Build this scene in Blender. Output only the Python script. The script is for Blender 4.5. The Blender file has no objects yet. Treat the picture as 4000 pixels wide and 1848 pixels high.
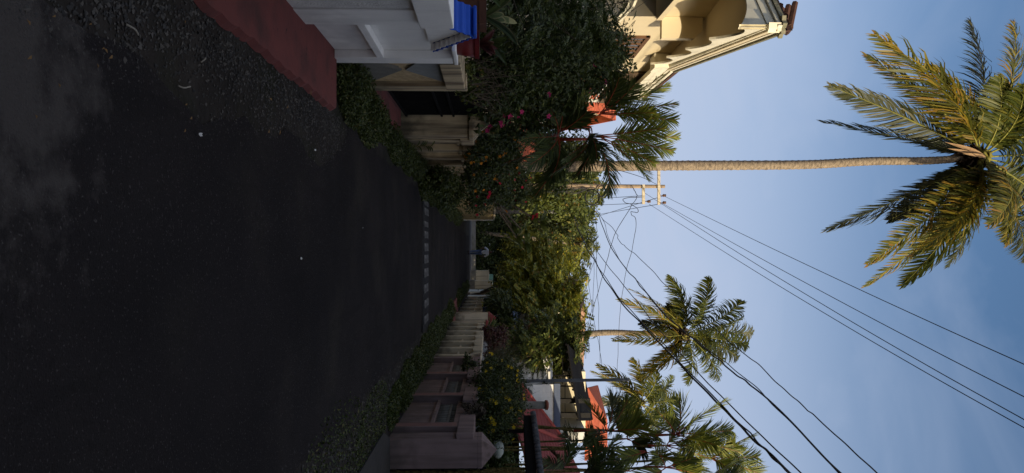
import bpy, math, random
import numpy as np
from mathutils import Vector, Matrix
R = math.radians
sc = bpy.context.scene
col = sc.collection
# ------------------------------------------------------------------ camera
F = 2773.0; HC = 1.55; PITCH = math.atan((2000-1912)/F)
cp, sp = math.cos(PITCH), math.sin(PITCH)
cd = bpy.data.cameras.new('camera'); cam = bpy.data.objects.new('camera', cd); col.objects.link(cam)
cd.sensor_width = 36; cd.lens = 36*F/4000; cd.clip_start = .05; cd.clip_end = 3000
# the phone was held sideways: the picture's right is the world's up
cam.matrix_world = Matrix(((0, -1, 0, 0), (-sp, 0, -cp, 0), (cp, 0, -sp, HC), (0, 0, 0, 1)))
sc.camera = cam
# ------------------------------------------------------------------ light
SUN_EL, SUN_AZ = 12.0, 40.0       # low sun, behind the camera and to the right
SD = Vector((math.sin(R(SUN_AZ))*math.cos(R(SUN_EL)), -math.cos(R(SUN_AZ))*math.cos(R(SUN_EL)), math.sin(R(SUN_EL))))
w = bpy.data.worlds.new('World'); sc.world = w; w.use_nodes = True
wn = w.node_tree; bg = wn.nodes['Background']
sky = wn.nodes.new('ShaderNodeTexSky'); sky.sky_type = 'NISHITA'; sky.sun_disc = False
sky.sun_elevation = R(SUN_EL); sky.sun_rotation = math.atan2(SD.x, SD.y)
sky.air_density = 1.0; sky.dust_density = 0.8; sky.ozone_density = 3.0; sky.altitude = 20
# thin wisps of high cloud
tc = wn.nodes.new('ShaderNodeTexCoord'); mp = wn.nodes.new('ShaderNodeMapping'); mp.inputs['Scale'].default_value = (2.2, 1.2, 4.5)
mp.inputs['Rotation'].default_value = (.3, .5, .4)
nz = wn.nodes.new('ShaderNodeTexNoise'); nz.inputs['Scale'].default_value = 1.6; nz.inputs['Detail'].default_value = 6; nz.inputs['Distortion'].default_value = .6
cr = wn.nodes.new('ShaderNodeMapRange'); cr.inputs[1].default_value = .45; cr.inputs[2].default_value = .85; cr.inputs[3].default_value = 0; cr.inputs[4].default_value = .34
mx = wn.nodes.new('ShaderNodeMix'); mx.data_type = 'RGBA'; mx.inputs[7].default_value = (2.75, 3.15, 4.0, 1)   # thin high haze
L = wn.links.new
L(tc.outputs['Generated'], mp.inputs[0]); L(mp.outputs[0], nz.inputs['Vector']); L(nz.outputs['Fac'], cr.inputs[0])
vd = wn.nodes.new('ShaderNodeVectorMath'); vd.operation = 'DOT_PRODUCT'; vd.inputs[1].default_value = (.86, -.42, 0); L(tc.outputs['Generated'], vd.inputs[0])
vm = wn.nodes.new('ShaderNodeMapRange'); vm.inputs[1].default_value = .15; vm.inputs[2].default_value = .85; L(vd.outputs['Value'], vm.inputs[0])
hc = wn.nodes.new('ShaderNodeMix'); hc.data_type = 'RGBA'; hc.inputs[6].default_value = (3.0, 3.48, 4.55, 1); hc.inputs[7].default_value = (17, 14.6, 11.8, 1); L(vm.outputs[0], hc.inputs[0]); L(hc.outputs[2], mx.inputs[7])  # warm glow added to the right-hand sky out of view, to brighten the shade
sx = wn.nodes.new('ShaderNodeSeparateXYZ'); L(tc.outputs['Generated'], sx.inputs[0])
hz = wn.nodes.new('ShaderNodeMapRange'); hz.interpolation_type = 'SMOOTHSTEP'; hz.inputs[1].default_value = .60; hz.inputs[2].default_value = .22; hz.inputs[3].default_value = 0; hz.inputs[4].default_value = .88
L(sx.outputs['Z'], hz.inputs[0]); am = wn.nodes.new('ShaderNodeMath'); am.use_clamp = True; L(cr.outputs[0], am.inputs[0]); L(hz.outputs[0], am.inputs[1]); L(am.outputs[0], mx.inputs[0]); L(sky.outputs[0], mx.inputs[6]); 
# added bright patch of sky overhead, out of view, to light the shaded lane
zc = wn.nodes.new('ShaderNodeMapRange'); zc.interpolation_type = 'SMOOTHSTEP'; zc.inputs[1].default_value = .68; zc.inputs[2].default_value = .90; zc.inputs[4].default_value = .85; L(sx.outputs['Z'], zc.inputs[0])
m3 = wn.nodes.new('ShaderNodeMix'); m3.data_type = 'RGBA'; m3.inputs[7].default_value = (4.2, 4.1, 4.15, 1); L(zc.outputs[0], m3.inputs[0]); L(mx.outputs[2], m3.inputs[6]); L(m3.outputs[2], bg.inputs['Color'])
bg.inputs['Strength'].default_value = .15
sl = bpy.data.lights.new('sun', 'SUN'); sl.energy = 4.6; sl.angle = R(.5); sl.color = (1.0, .84, .58)
so = bpy.data.objects.new('sun', sl); col.objects.link(so)
so.rotation_euler = SD.to_track_quat('Z', 'Y').to_euler()
sc.render.engine = 'CYCLES'
sc.cycles.max_bounces = 6; sc.cycles.transparent_max_bounces = 6
sc.view_settings.view_transform = 'Standard'; sc.view_settings.look = 'None'
sc.view_settings.exposure = 0.15; sc.view_settings.gamma = 1
sc.render.resolution_x = 1024; sc.render.resolution_y = 473

rng = np.random.default_rng(7); random.seed(7)
def at(px, py, Y):
    a = (py-924)/F; b = (px-2000)/F
    d = (a, cp-b*sp, sp+b*cp); k = Y/d[1]
    return Vector((d[0]*k, Y, HC+d[2]*k))
def gp(px, py):
    a = (py-924)/F; b = (px-2000)/F
    d = (a, cp-b*sp, sp+b*cp); k = -HC/d[2]
    return Vector((d[0]*k, d[1]*k, 0))
# ------------------------------------------------------------------ materials
MATS = {}
def mat(name, c1, c2=None, rough=.85, scale=4.0, bump=0.0, bscale=None, stretch=None, spec=.3, extra=None, island=None, trans=0.0, lo=.35, hi=.65, metal=0, grime=0):
    if name in MATS: return MATS[name]
    m = bpy.data.materials.new(name); m.use_nodes = True; nt = m.node_tree; N = nt.nodes; K = nt.links.new
    p = N['Principled BSDF']; p.inputs['Roughness'].default_value = rough
    p.inputs['Specular IOR Level'].default_value = spec; p.inputs['Metallic'].default_value = metal
    tc = N.new('ShaderNodeTexCoord'); mp = N.new('ShaderNodeMapping'); K(tc.outputs['Object'], mp.inputs[0])
    if stretch: mp.inputs['Scale'].default_value = stretch
    nz = N.new('ShaderNodeTexNoise'); nz.inputs['Scale'].default_value = scale; nz.inputs['Detail'].default_value = 8; nz.inputs['Roughness'].default_value = .6
    K(mp.outputs[0], nz.inputs['Vector'])
    r = N.new('ShaderNodeValToRGB'); r.color_ramp.elements[0].position = lo; r.color_ramp.elements[1].position = hi
    c2 = c2 or tuple(x*.75 for x in c1)
    r.color_ramp.elements[0].color = (*c1, 1); r.color_ramp.elements[1].color = (*c2, 1)
    K(nz.outputs['Fac'], r.inputs[0]); out = r.outputs[0]
    if extra:      # stains: (colour, scale, stretch, lo, hi, amount)
        for (ec, es, est, elo, ehi, ea) in extra:
            m2 = N.new('ShaderNodeMapping'); K(tc.outputs['Object'], m2.inputs[0]); m2.inputs['Scale'].default_value = est
            n2 = N.new('ShaderNodeTexNoise'); n2.inputs['Scale'].default_value = es; n2.inputs['Detail'].default_value = 6; K(m2.outputs[0], n2.inputs['Vector'])
            mr = N.new('ShaderNodeMapRange'); mr.inputs[1].default_value = elo; mr.inputs[2].default_value = ehi; mr.inputs[4].default_value = ea
            K(n2.outputs['Fac'], mr.inputs[0])
            mi = N.new('ShaderNodeMix'); mi.data_type = 'RGBA'; K(mr.outputs[0], mi.inputs[0]); K(out, mi.inputs[6]); mi.inputs[7].default_value = (*ec, 1)
            out = mi.outputs[2]
    if grime:      # splashed soil and algae along the foot of the wall
        sz = N.new('ShaderNodeSeparateXYZ'); K(tc.outputs['Object'], sz.inputs[0]); n4 = N.new('ShaderNodeTexNoise'); n4.inputs['Scale'].default_value = 5; n4.inputs['Detail'].default_value = 6; K(tc.outputs['Object'], n4.inputs['Vector'])
        ma = N.new('ShaderNodeMath'); ma.operation = 'MULTIPLY_ADD'; ma.inputs[1].default_value = -.9; K(n4.outputs['Fac'], ma.inputs[0]); K(sz.outputs['Z'], ma.inputs[2])
        mr = N.new('ShaderNodeMapRange'); mr.inputs[1].default_value = .05; mr.inputs[2].default_value = -.38; mr.inputs[3].default_value = 0; mr.inputs[4].default_value = grime; K(ma.outputs[0], mr.inputs[0])
        mi = N.new('ShaderNodeMix'); mi.data_type = 'RGBA'; K(mr.outputs[0], mi.inputs[0]); K(out, mi.inputs[6]); mi.inputs[7].default_value = (.055,.05,.035,1); out = mi.outputs[2]
    if island:     # per-leaf colour: list of colours
        g = N.new('ShaderNodeNewGeometry'); r2 = N.new('ShaderNodeValToRGB'); r2.color_ramp.interpolation = 'LINEAR'
        els = r2.color_ramp.elements
        for i, (pos, c) in enumerate(island):
            e = els[i] if i < 2 else els.new(pos)
            e.position = pos; e.color = (*c, 1)
        K(g.outputs['Random Per Island'], r2.inputs[0])
        mi = N.new('ShaderNodeMix'); mi.data_type = 'RGBA'; mi.blend_type = 'MIX'; mi.inputs[0].default_value = .75
        K(out, mi.inputs[6]); K(r2.outputs[0], mi.inputs[7]); out = mi.outputs[2]
    K(out, p.inputs['Base Color'])
    if bump:
        nb = N.new('ShaderNodeTexNoise'); nb.inputs['Scale'].default_value = bscale or scale*5; nb.inputs['Detail'].default_value = 5; K(mp.outputs[0], nb.inputs['Vector'])
        bp = N.new('ShaderNodeBump'); bp.inputs['Strength'].default_value = bump; bp.inputs['Distance'].default_value = .02
        K(nb.outputs['Fac'], bp.inputs['Height']); K(bp.outputs[0], p.inputs['Normal'])
    if trans:
        t = N.new('ShaderNodeBsdfTranslucent'); K(out, t.inputs['Color']); ms = N.new('ShaderNodeMixShader'); ms.inputs[0].default_value = trans
        K(p.outputs[0], ms.inputs[1]); K(t.outputs[0], ms.inputs[2]); K(ms.outputs[0], N['Material Output'].inputs['Surface'])
    MATS[name] = m; return m
STREAK = (7, 7, .5)
M = dict(
 white=mat('white_paint', grime=.22, c1=(.86,.845,.82), c2=(.78,.765,.75), scale=2.5, bump=.12, bscale=60, extra=[((.36,.36,.34), 1.6, STREAK, .56, .85, .35)]),
 whitecl=mat('white_plaster', (.72,.71,.67), (.64,.62,.56), scale=1.5, bump=.05, bscale=40, extra=[((.4,.38,.33), 1.2, STREAK, .55, .85, .4)]),
 rough=mat('rough_cast_plaster', (.74,.73,.71), (.60,.59,.58), scale=9, bump=1.0, bscale=55),
 tan_rough=mat('tan_rough_cast', (.62,.47,.27), (.42,.30,.17), scale=14, bump=1.0, bscale=70),
 cream=mat('cream_plaster', grime=.8, c1=(.52,.44,.30), c2=(.44,.37,.25), scale=2, bump=.08, bscale=40, extra=[((.06,.05,.04), 1.8, STREAK, .42, .62, .9)]),
 creamwall=mat('aged_cream_plaster', grime=.8, c1=(.58,.46,.29), c2=(.44,.345,.215), scale=3, bump=.2, bscale=30, extra=[((.055,.045,.035), 1.4, STREAK, .42, .66, .85), ((.20,.09,.04), 1.1, STREAK, .55, .75, .5)]),
 creamclean=mat('pale_cream_plaster', grime=.8, c1=(.60,.52,.38), c2=(.50,.43,.31), scale=2, bump=.1, bscale=30, extra=[((.09,.08,.07), 1.5, STREAK, .5, .76, .7)]),
 pink=mat('pink_plaster', grime=.45, c1=(.255,.18,.17), c2=(.205,.145,.138), scale=2.5, bump=.12, bscale=35, extra=[((.09,.065,.055), 1.4, STREAK, .46, .7, .75)]),
 pinkdark=mat('dark_pink_plaster', (.26,.14,.12), (.21,.11,.10), scale=4, bump=.5, bscale=45),
 housewall=mat('house_cream', (.68,.58,.40), (.63,.54,.37), scale=.8, bump=.03, bscale=40, extra=[((.45,.38,.27), .8, STREAK, .6, .9, .3)]),
 houseband=mat('house_trim_cream', (.76,.71,.56), (.70,.65,.51), scale=1.5, extra=[((.20,.19,.15), 1.5, (2,2,2), .55, .75, .5)]),
 moss=mat('mossy_concrete', (.26,.24,.17), (.14,.14,.09), scale=6, bump=.5, bscale=30),
 tile=mat('brown_roof_tile', (.10,.045,.03), (.055,.028,.02), scale=5, bump=.3),
 redtile=mat('red_roof_tile', (.34,.065,.055), (.25,.05,.04), scale=2, bump=.1, extra=[((.10,.03,.03), 1.3, (1,1,1), .55, .8, .5)]),
 orangetile=mat('orange_roof_tile', (.56,.115,.055), (.46,.09,.045), scale=3, bump=.1),
 bluepaint=mat('blue_paint', (.012,.085,.50), (.010,.07,.42), scale=6, rough=.55, bump=.1),
 navy=mat('navy_paint', (.03,.04,.07), (.022,.03,.055), scale=6),
 slate=mat('slate_blue_paint', (.10,.125,.19), (.08,.10,.16), scale=3),
 wood=mat('brown_wood', (.16,.085,.045), (.09,.045,.025), scale=5, stretch=(8,8,1)),
 dark=mat('black_paint', (.008,.008,.009), (.014,.013,.013), scale=5, rough=.9, spec=.05),
 glass=mat('window_glass', (.10,.11,.13), (.08,.09,.10), rough=.12, spec=.8),
 steel=mat('grey_steel', (.07,.075,.085), (.045,.05,.055), scale=5, rough=.55),
 concrete=mat('pole_concrete', (.40,.30,.20), (.29,.21,.135), scale=4, bump=.15, extra=[((.12,.09,.07), 1.5, STREAK, .5, .75, .5)]),
 greyconc=mat('grey_concrete', (.20,.19,.17), (.13,.125,.11), scale=5, bump=.3),
 redpaint=mat('red_oxide', (.20,.035,.032), (.15,.028,.026), scale=3, bump=.1, bscale=40),
 apron=mat('red_oxide_concrete', (.15,.040,.035), (.12,.034,.031), scale=5, bump=.15, bscale=40, extra=[((.03,.018,.016), 3, (1,1,1), .52, .72, .6), ((.012,.01,.01), 14, (1,1,1), .68, .74, .9)]),
 potred=mat('red_pot', (.17,.018,.018), (.14,.016,.016), scale=3, rough=.5),
 potbrown=mat('brown_pot', (.11,.045,.025), (.08,.035,.02), scale=5),
 terracotta=mat('terracotta', (.27,.085,.05), (.20,.06,.04), scale=5),
 bark=mat('palm_bark', (.30,.235,.165), (.10,.078,.058), scale=5, bump=.8, bscale=16, stretch=(1.6,1.6,3.4), lo=.38, hi=.68),
 treebark=mat('tree_bark', (.10,.075,.05), (.055,.04,.028), scale=6, bump=.5),
 wire=mat('black_cable', (.010,.010,.012), (.014,.014,.016), rough=.6),
 paper=mat('white_scrap', (.55,.55,.55), (.45,.45,.45)),
 skin=mat('brown_skin', (.13,.06,.035), (.11,.05,.03), rough=.6),
 shirt=mat('white_shirt', (.70,.70,.74), (.60,.60,.64), scale=9, bump=.2),
 jeans=mat('blue_jeans', (.10,.14,.27), (.07,.10,.19), scale=12),
 hair=mat('black_hair', (.012,.01,.01), (.02,.015,.015)),
 greenpaint=mat('pale_green_paint', (.22,.42,.34), (.18,.36,.29), scale=3),
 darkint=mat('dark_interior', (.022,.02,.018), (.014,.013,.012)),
)
def leafmat(name, a, b, island, trans=.25, rough=.5, spec=.35):
    return mat(name, a, b, rough=rough, scale=1.2, island=island, trans=trans, spec=spec)
M.update(
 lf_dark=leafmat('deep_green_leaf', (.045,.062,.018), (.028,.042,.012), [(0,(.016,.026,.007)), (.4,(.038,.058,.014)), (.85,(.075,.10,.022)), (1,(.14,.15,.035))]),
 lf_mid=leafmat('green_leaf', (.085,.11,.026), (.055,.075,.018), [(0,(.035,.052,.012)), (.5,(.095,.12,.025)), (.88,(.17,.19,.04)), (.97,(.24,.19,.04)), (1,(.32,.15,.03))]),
 lf_lit=leafmat('fresh_green_leaf', (.19,.20,.03), (.13,.15,.024), [(0,(.05,.07,.012)), (.4,(.17,.19,.024)), (.85,(.36,.34,.038)), (.97,(.46,.34,.035)), (1,(.55,.24,.04))]),  # brighter copy of the green leaf, sunlight put into the colour
 lf_weed=leafmat('weed_leaf', (.045,.064,.012), (.03,.046,.009), [(0,(.022,.034,.007)), (.6,(.055,.078,.013)), (.93,(.09,.11,.02)), (1,(.18,.15,.06))]),
 lf_red=leafmat('red_croton_leaf', (.07,.02,.02), (.05,.015,.015), [(0,(.05,.012,.014)), (.6,(.10,.028,.025)), (1,(.08,.06,.02))]),
 lf_big=leafmat('broad_green_leaf', (.055,.085,.02), (.04,.065,.015), [(0,(.035,.06,.014)), (1,(.085,.11,.025))]),
 fr_dark=leafmat('dark_palm_leaflet', (.035,.045,.015), (.025,.032,.010), [(0,(.022,.030,.009)), (.6,(.050,.060,.018)), (1,(.10,.085,.025))], trans=.2),  # shaded fronds: the shade is put into the leaflet colour
 fr_gold=leafmat('golden_palm_leaflet', (.15,.13,.016), (.07,.075,.012), [(0,(.022,.032,.007)), (.5,(.085,.095,.012)), (.8,(.27,.20,.016)), (1,(.27,.13,.025))], trans=.3),  # dry gold, with warm sunlight put into the leaflet colour too
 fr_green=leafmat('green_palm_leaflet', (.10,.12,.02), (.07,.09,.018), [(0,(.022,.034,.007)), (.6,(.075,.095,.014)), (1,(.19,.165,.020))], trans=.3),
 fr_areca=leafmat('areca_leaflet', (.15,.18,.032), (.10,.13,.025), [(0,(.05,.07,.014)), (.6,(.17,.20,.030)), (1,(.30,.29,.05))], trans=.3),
 fr_shade=leafmat('deep_areca_leaflet', (.055,.078,.022), (.038,.056,.016), [(0,(.018,.030,.009)), (.7,(.065,.09,.022)), (1,(.12,.13,.035))], trans=.15),  # darker copy of the areca leaflet, shade put into the colour
 rachis=mat('yellow_green_midrib', (.24,.24,.05), (.18,.17,.04)), redstem=mat('red_palm_stem', (.36,.055,.025), (.26,.04,.02), rough=.5),
 canestem=mat('green_cane_stem', (.16,.12,.03), (.08,.06,.02), scale=6, stretch=(1,1,6)),
 drypetal=mat('dry_spathe', (.34,.22,.12), (.24,.15,.08)), coconut=mat('green_coconut', (.22,.20,.04), (.16,.14,.03)),
 fibre=mat('brown_palm_fibre', (.07,.045,.028), (.035,.024,.016), scale=9, bump=.5),
 fl_yellow=mat('yellow_petal', (.62,.46,.02), (.55,.38,.02), trans=.2), fl_orange=mat('orange_petal', (.55,.22,.02), (.5,.18,.02), trans=.2),
 fl_pink=mat('magenta_petal', (.50,.03,.16), (.42,.03,.12), trans=.2), fl_red=mat('pinkish_red_petal', (.55,.02,.05), (.45,.02,.05), trans=.2), fl_white=mat('white_petal', (.55,.55,.5), (.5,.5,.45), trans=.2),
)
# ------------------------------------------------------------------ objects
def tag(o, label=None, cat=None, group=None, kind=None):
    if label: o['label'] = label
    if cat: o['category'] = cat
    if group: o['group'] = group
    if kind: o['kind'] = kind
    return o
def empty(name, loc, label, cat, group=None):
    o = bpy.data.objects.new(name, None); col.objects.link(o); o.location = loc; o.empty_display_size = .2
    return tag(o, label, cat, group)
def wloc(o):
    v = Vector((0,0,0))
    while o is not None: v = v+Vector(o.location); o = o.parent
    return v
class MB:
    def __init__(s): s.v = []; s.f = []
    def poly(s, pts): n = len(s.v); s.v += [tuple(p) for p in pts]; s.f.append(tuple(range(n, n+len(pts)))); return s
    def prism(s, base, ext):
        n = len(s.v); k = len(base); e = Vector(ext)
        s.v += [tuple(p) for p in base]+[tuple(Vector(p)+e) for p in base]
        s.f.append(tuple(n+i for i in range(k))[::-1]); s.f.append(tuple(n+k+i for i in range(k)))
        for i in range(k): j = (i+1) % k; s.f.append((n+i, n+j, n+k+j, n+k+i))
        return s
    def box(s, x0, x1, y0, y1, z0, z1):
        return s.prism([(x0,y0,z0),(x1,y0,z0),(x1,y1,z0),(x0,y1,z0)], (0,0,z1-z0))
    def obox(s, a, b, wid, z0, z1):      # a wall-like box from a to b (xy), thickness wid
        a = Vector((a[0],a[1],0)); b = Vector((b[0],b[1],0)); d = (b-a).normalized(); n = Vector((-d.y,d.x,0))*wid/2
        q = [a-n, b-n, b+n, a+n]; return s.prism([(p.x,p.y,z0) for p in q], (0,0,z1-z0))
    def frus(s, cx, cy, z0, z1, r0, r1, n=4, rot=None, d=None):
        rot = math.pi/4 if (rot is None and n == 4) else (rot or 0); m = len(s.v)
        for z, r in ((z0,r0),(z1,r1)):
            for i in range(n):
                a = rot+2*math.pi*i/n; s.v.append((cx+r*math.cos(a), cy+r*math.sin(a), z))
        s.f.append(tuple(m+i for i in range(n))[::-1]); s.f.append(tuple(m+n+i for i in range(n)))
        for i in range(n): j = (i+1) % n; s.f.append((m+i,m+j,m+n+j,m+n+i))
        return s
    def tube(s, pts, rad, n=8, cap=True):
        pts = [Vector(p) for p in pts]; k = len(pts)
        if not hasattr(rad, '__len__'): rad = [rad]*k
        m = len(s.v); up = None
        for i, p in enumerate(pts):
            t = (pts[min(i+1,k-1)]-pts[max(i-1,0)]).normalized()
            if up is None: up = Vector((0,0,1)) if abs(t.z) < .9 else Vector((0,1,0))
            a = t.cross(up).normalized(); b = a.cross(t).normalized(); up = b
            for j in range(n):
                an = 2*math.pi*j/n; s.v.append(tuple(p+(a*math.cos(an)+b*math.sin(an))*rad[i]))
        for i in range(k-1):
            for j in range(n):
                q = (j+1) % n; s.f.append((m+i*n+j, m+i*n+q, m+(i+1)*n+q, m+(i+1)*n+j))
        if cap: s.f.append(tuple(m+j for j in range(n))[::-1]); s.f.append(tuple(m+(k-1)*n+j for j in range(n)))
        return s
    def ball(s, c, r, n=8, sz=1.0):
        k = 6; m = len(s.v); c = Vector(c); s.v.append((c.x,c.y,c.z-r*sz))
        for i in range(1,k):
            ph = math.pi*i/k-math.pi/2
            for j in range(n): a = 2*math.pi*j/n; s.v.append((c.x+r*math.cos(ph)*math.cos(a), c.y+r*math.cos(ph)*math.sin(a), c.z+r*sz*math.sin(ph)))
        s.v.append((c.x,c.y,c.z+r*sz)); top = len(s.v)-1
        for j in range(n):
            q = (j+1) % n; s.f.append((m, m+1+q, m+1+j)); s.f.append((top, m+1+(k-2)*n+j, m+1+(k-2)*n+q))
            for i in range(k-2): s.f.append((m+1+i*n+j, m+1+i*n+q, m+1+(i+1)*n+q, m+1+(i+1)*n+j))
        return s
    def build(s, name, m, parent=None, smooth=False, bevel=0):
        o0 = wloc(parent) if parent else Vector((0,0,0))
        me = bpy.data.meshes.new(name)
        loc = Vector((0,0,0))
        if parent is None and s.v:
            a = np.array(s.v); c = a.mean(0); loc = Vector((float(c[0]), float(c[1]), float(a[:,2].min())))
            o0 = loc
        me.from_pydata([(x-o0.x, y-o0.y, z-o0.z) for x,y,z in s.v], [], s.f); me.update()
        me.materials.append(m)
        if smooth:
            for p in me.polygons: p.use_smooth = True
        o = bpy.data.objects.new(name, me); col.objects.link(o)
        if parent: o.parent = parent
        else: o.location = loc
        if bevel:
            b = o.modifiers.new('bevel', 'BEVEL'); b.width = bevel; b.segments = 2; b.limit_method = 'ANGLE'
        return o
def npmesh(name, verts, faces, m, parent=None):      # triangle soup from numpy arrays
    verts = np.asarray(verts, dtype=np.float64)
    if parent: o0 = np.array(wloc(parent)); loc = None
    else: o0 = verts.mean(0); o0[2] = verts[:,2].min(); loc = o0
    me = bpy.data.meshes.new(name); v = (verts-o0).astype(np.float32)
    me.vertices.add(len(v)); me.vertices.foreach_set('co', v.ravel())
    f = np.asarray(faces, dtype=np.int32); k = f.shape[1]
    me.loops.add(f.size); me.loops.foreach_set('vertex_index', f.ravel())
    me.polygons.add(len(f)); me.polygons.foreach_set('loop_start', np.arange(0, f.size, k, dtype=np.int32))
    me.update(calc_edges=True); me.validate(); me.materials.append(m)
    o = bpy.data.objects.new(name, me); col.objects.link(o)
    if parent: o.parent = parent
    else: o.location = tuple(loc)
    return o
def unit(a): return a/np.maximum(np.linalg.norm(a, axis=1, keepdims=True), 1e-9)
def leafgeo(P, D, Nn, Ln, Wd, fold=.25):             # one bent kite per leaf
    D = unit(D); S = unit(np.cross(D, Nn)); U = np.cross(S, D)
    Ln = Ln[:,None]; Wd = Wd[:,None]
    mid = P+D*Ln*.45
    v = np.stack([P, mid+S*Wd+U*Wd*fold, P+D*Ln-U*Ln*.12, mid-S*Wd+U*Wd*fold], 1).reshape(-1,3)
    b = np.arange(len(P))[:,None]*4
    f = np.concatenate([b+[0,1,2], b+[0,2,3]], 0)
    return v, f
def clumppts(clumps, n, sub=26, tight=.30, shell=.55):
    out = []; nor = []
    vol = np.array([c[3]*c[4]*c[5] for c in clumps])**.75; vol = vol/vol.sum()
    for c, fr in zip(clumps, vol):
        k = max(8, int(n*fr)); m = max(6, int(sub*(.6+.8*rng.random())))
        d = unit(rng.normal(size=(m,3))); r = shell+(1-shell)*rng.random((m,1)); sc_ = np.array(c[3:6])
        cen = d*r; idx = rng.integers(0, m, k)
        s = tight*(.5+rng.random((m,1)))
        p = cen[idx]+rng.normal(size=(k,3))*s[idx]
        out.append(np.array(c[:3])+p*sc_); nor.append(unit(p+.001))
    return np.concatenate(out), np.concatenate(nor)
def leafcloud(name, clumps, n, size, m, parent=None, sub=26, tight=.30, aspect=.3, droop=.3, spray=0, floor=None, shell=.55):
    if spray:
        P, Nr = clumppts(clumps, n//(2*spray), sub, tight, shell)
        D = unit(Nr*.7+rng.normal(size=P.shape)*.6+[0,0,-droop*.5]); k = len(P)
        up = unit(Nr*.5+rng.normal(size=P.shape)*.35+[0,0,1.0]); S = unit(np.cross(D, up))
        PP, DD, NN, LL = [], [], [], []
        Ls = size*spray*.42*(.7+.6*rng.random(k))
        for i in range(spray):
            t = (i+.6)/spray
            b = P+D*(Ls*t)[:,None]+np.array([0,0,-1])*(Ls*t*t*droop)[:,None]
            for sg in (-1,1):
                PP.append(b); DD.append(unit(S*sg+D*.55+rng.normal(size=b.shape)*.12+[0,0,-.15])); NN.append(up+rng.normal(size=b.shape)*.15); LL.append(size*(1.05-.5*abs(t-.4))*np.ones(k))
        P = np.concatenate(PP); D = np.concatenate(DD); Nn = np.concatenate(NN); Ln = np.concatenate(LL)*(.85+.3*rng.random(len(P)))
    else:
        P, Nr = clumppts(clumps, n, sub, tight, shell)
        D = unit(Nr*.6+rng.normal(size=P.shape)*.8+[0,0,-droop]); Nn = unit(Nr*.5+rng.normal(size=P.shape)*.5+[0,0,.7])
        Ln = size*(.6+.8*rng.random(len(P)))
    if floor is not None:
        k = P[:,2] > floor; P, D, Nn, Ln = P[k], D[k], Nn[k], Ln[k]
    v, f = leafgeo(P, D, Nn, Ln, Ln*aspect)
    return npmesh(name, v, f, m, parent)
def flowers(name, clumps, n, size, m, parent, shell=1.05, petals=5):
    P, Nr = clumppts(clumps, n, 40, .12, shell)
    front = unit(np.array([[0,-1,.2]])+Nr*.7+rng.normal(size=P.shape)*.3)
    vs, fs = [], []; P = P+front*size*.3
    for i in range(petals):
        a = 2*math.pi*i/petals
        A = unit(np.cross(front, [[.1,.2,1]])); B = np.cross(front, A)
        D = A*math.cos(a)+B*math.sin(a)+front*.35
        v, f = leafgeo(P, D, front, np.full(len(P), size*.6), np.full(len(P), size*.22)); fs.append(f+sum(len(x) for x in vs)); vs.append(v)
    return npmesh(name, np.concatenate(vs), np.concatenate(fs), m, parent)
def limbs(base, clumps, r, lean=None):
    mb = MB(); base = Vector(base); cs = [Vector(c[:3]) for c in clumps]
    mean = sum(cs, Vector())/len(cs); fork = base.lerp(mean, .45); fork.z = base.z+(mean.z-base.z)*.5
    mb.tube([base, base.lerp(fork,.33)+Vector((.08*r*10*random.uniform(-1,1)*.3,0,0)), base.lerp(fork,.7), fork], [r*1.25, r, r*.85, r*.7], 8)
    for c in cs:
        m = fork.lerp(c, .5)+Vector((random.uniform(-.2,.2), random.uniform(-.2,.2), .15))
        mb.tube([fork-Vector((0,0,.1)), m, c], [r*.55, r*.35, r*.12], 6)
        for _ in range(3):
            q = c+Vector((random.uniform(-1,1), random.uniform(-1,1), random.uniform(-.6,1)))*.8; mb.tube([m.lerp(c,.6), q], [r*.18, r*.05], 5)
    return mb
def tree(name, label, cat, base, clumps, n, size, m, r=.14, group=None, flower=None, **kw):
    t = empty(name, base, label, cat, group)
    limbs(base, clumps, r).build('trunk', M['treebark'], t, smooth=True)
    leafcloud('crown', clumps, n, size, m, t, **kw)
    if flower: flowers('blossom', clumps, flower[0], flower[1], flower[2], t)
    return t
def pxclumps(lst):      # (px, py, Y, radius_px, squash, depth factor)
    out = []
    for (px, py, Y, rp, *rest) in lst:
        c = at(px, py, Y); r = rp/F*Y; sq = rest[0] if rest else .9
        out.append((c.x, c.y, c.z, r, r*1.1, r*sq))
    return out
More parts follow.
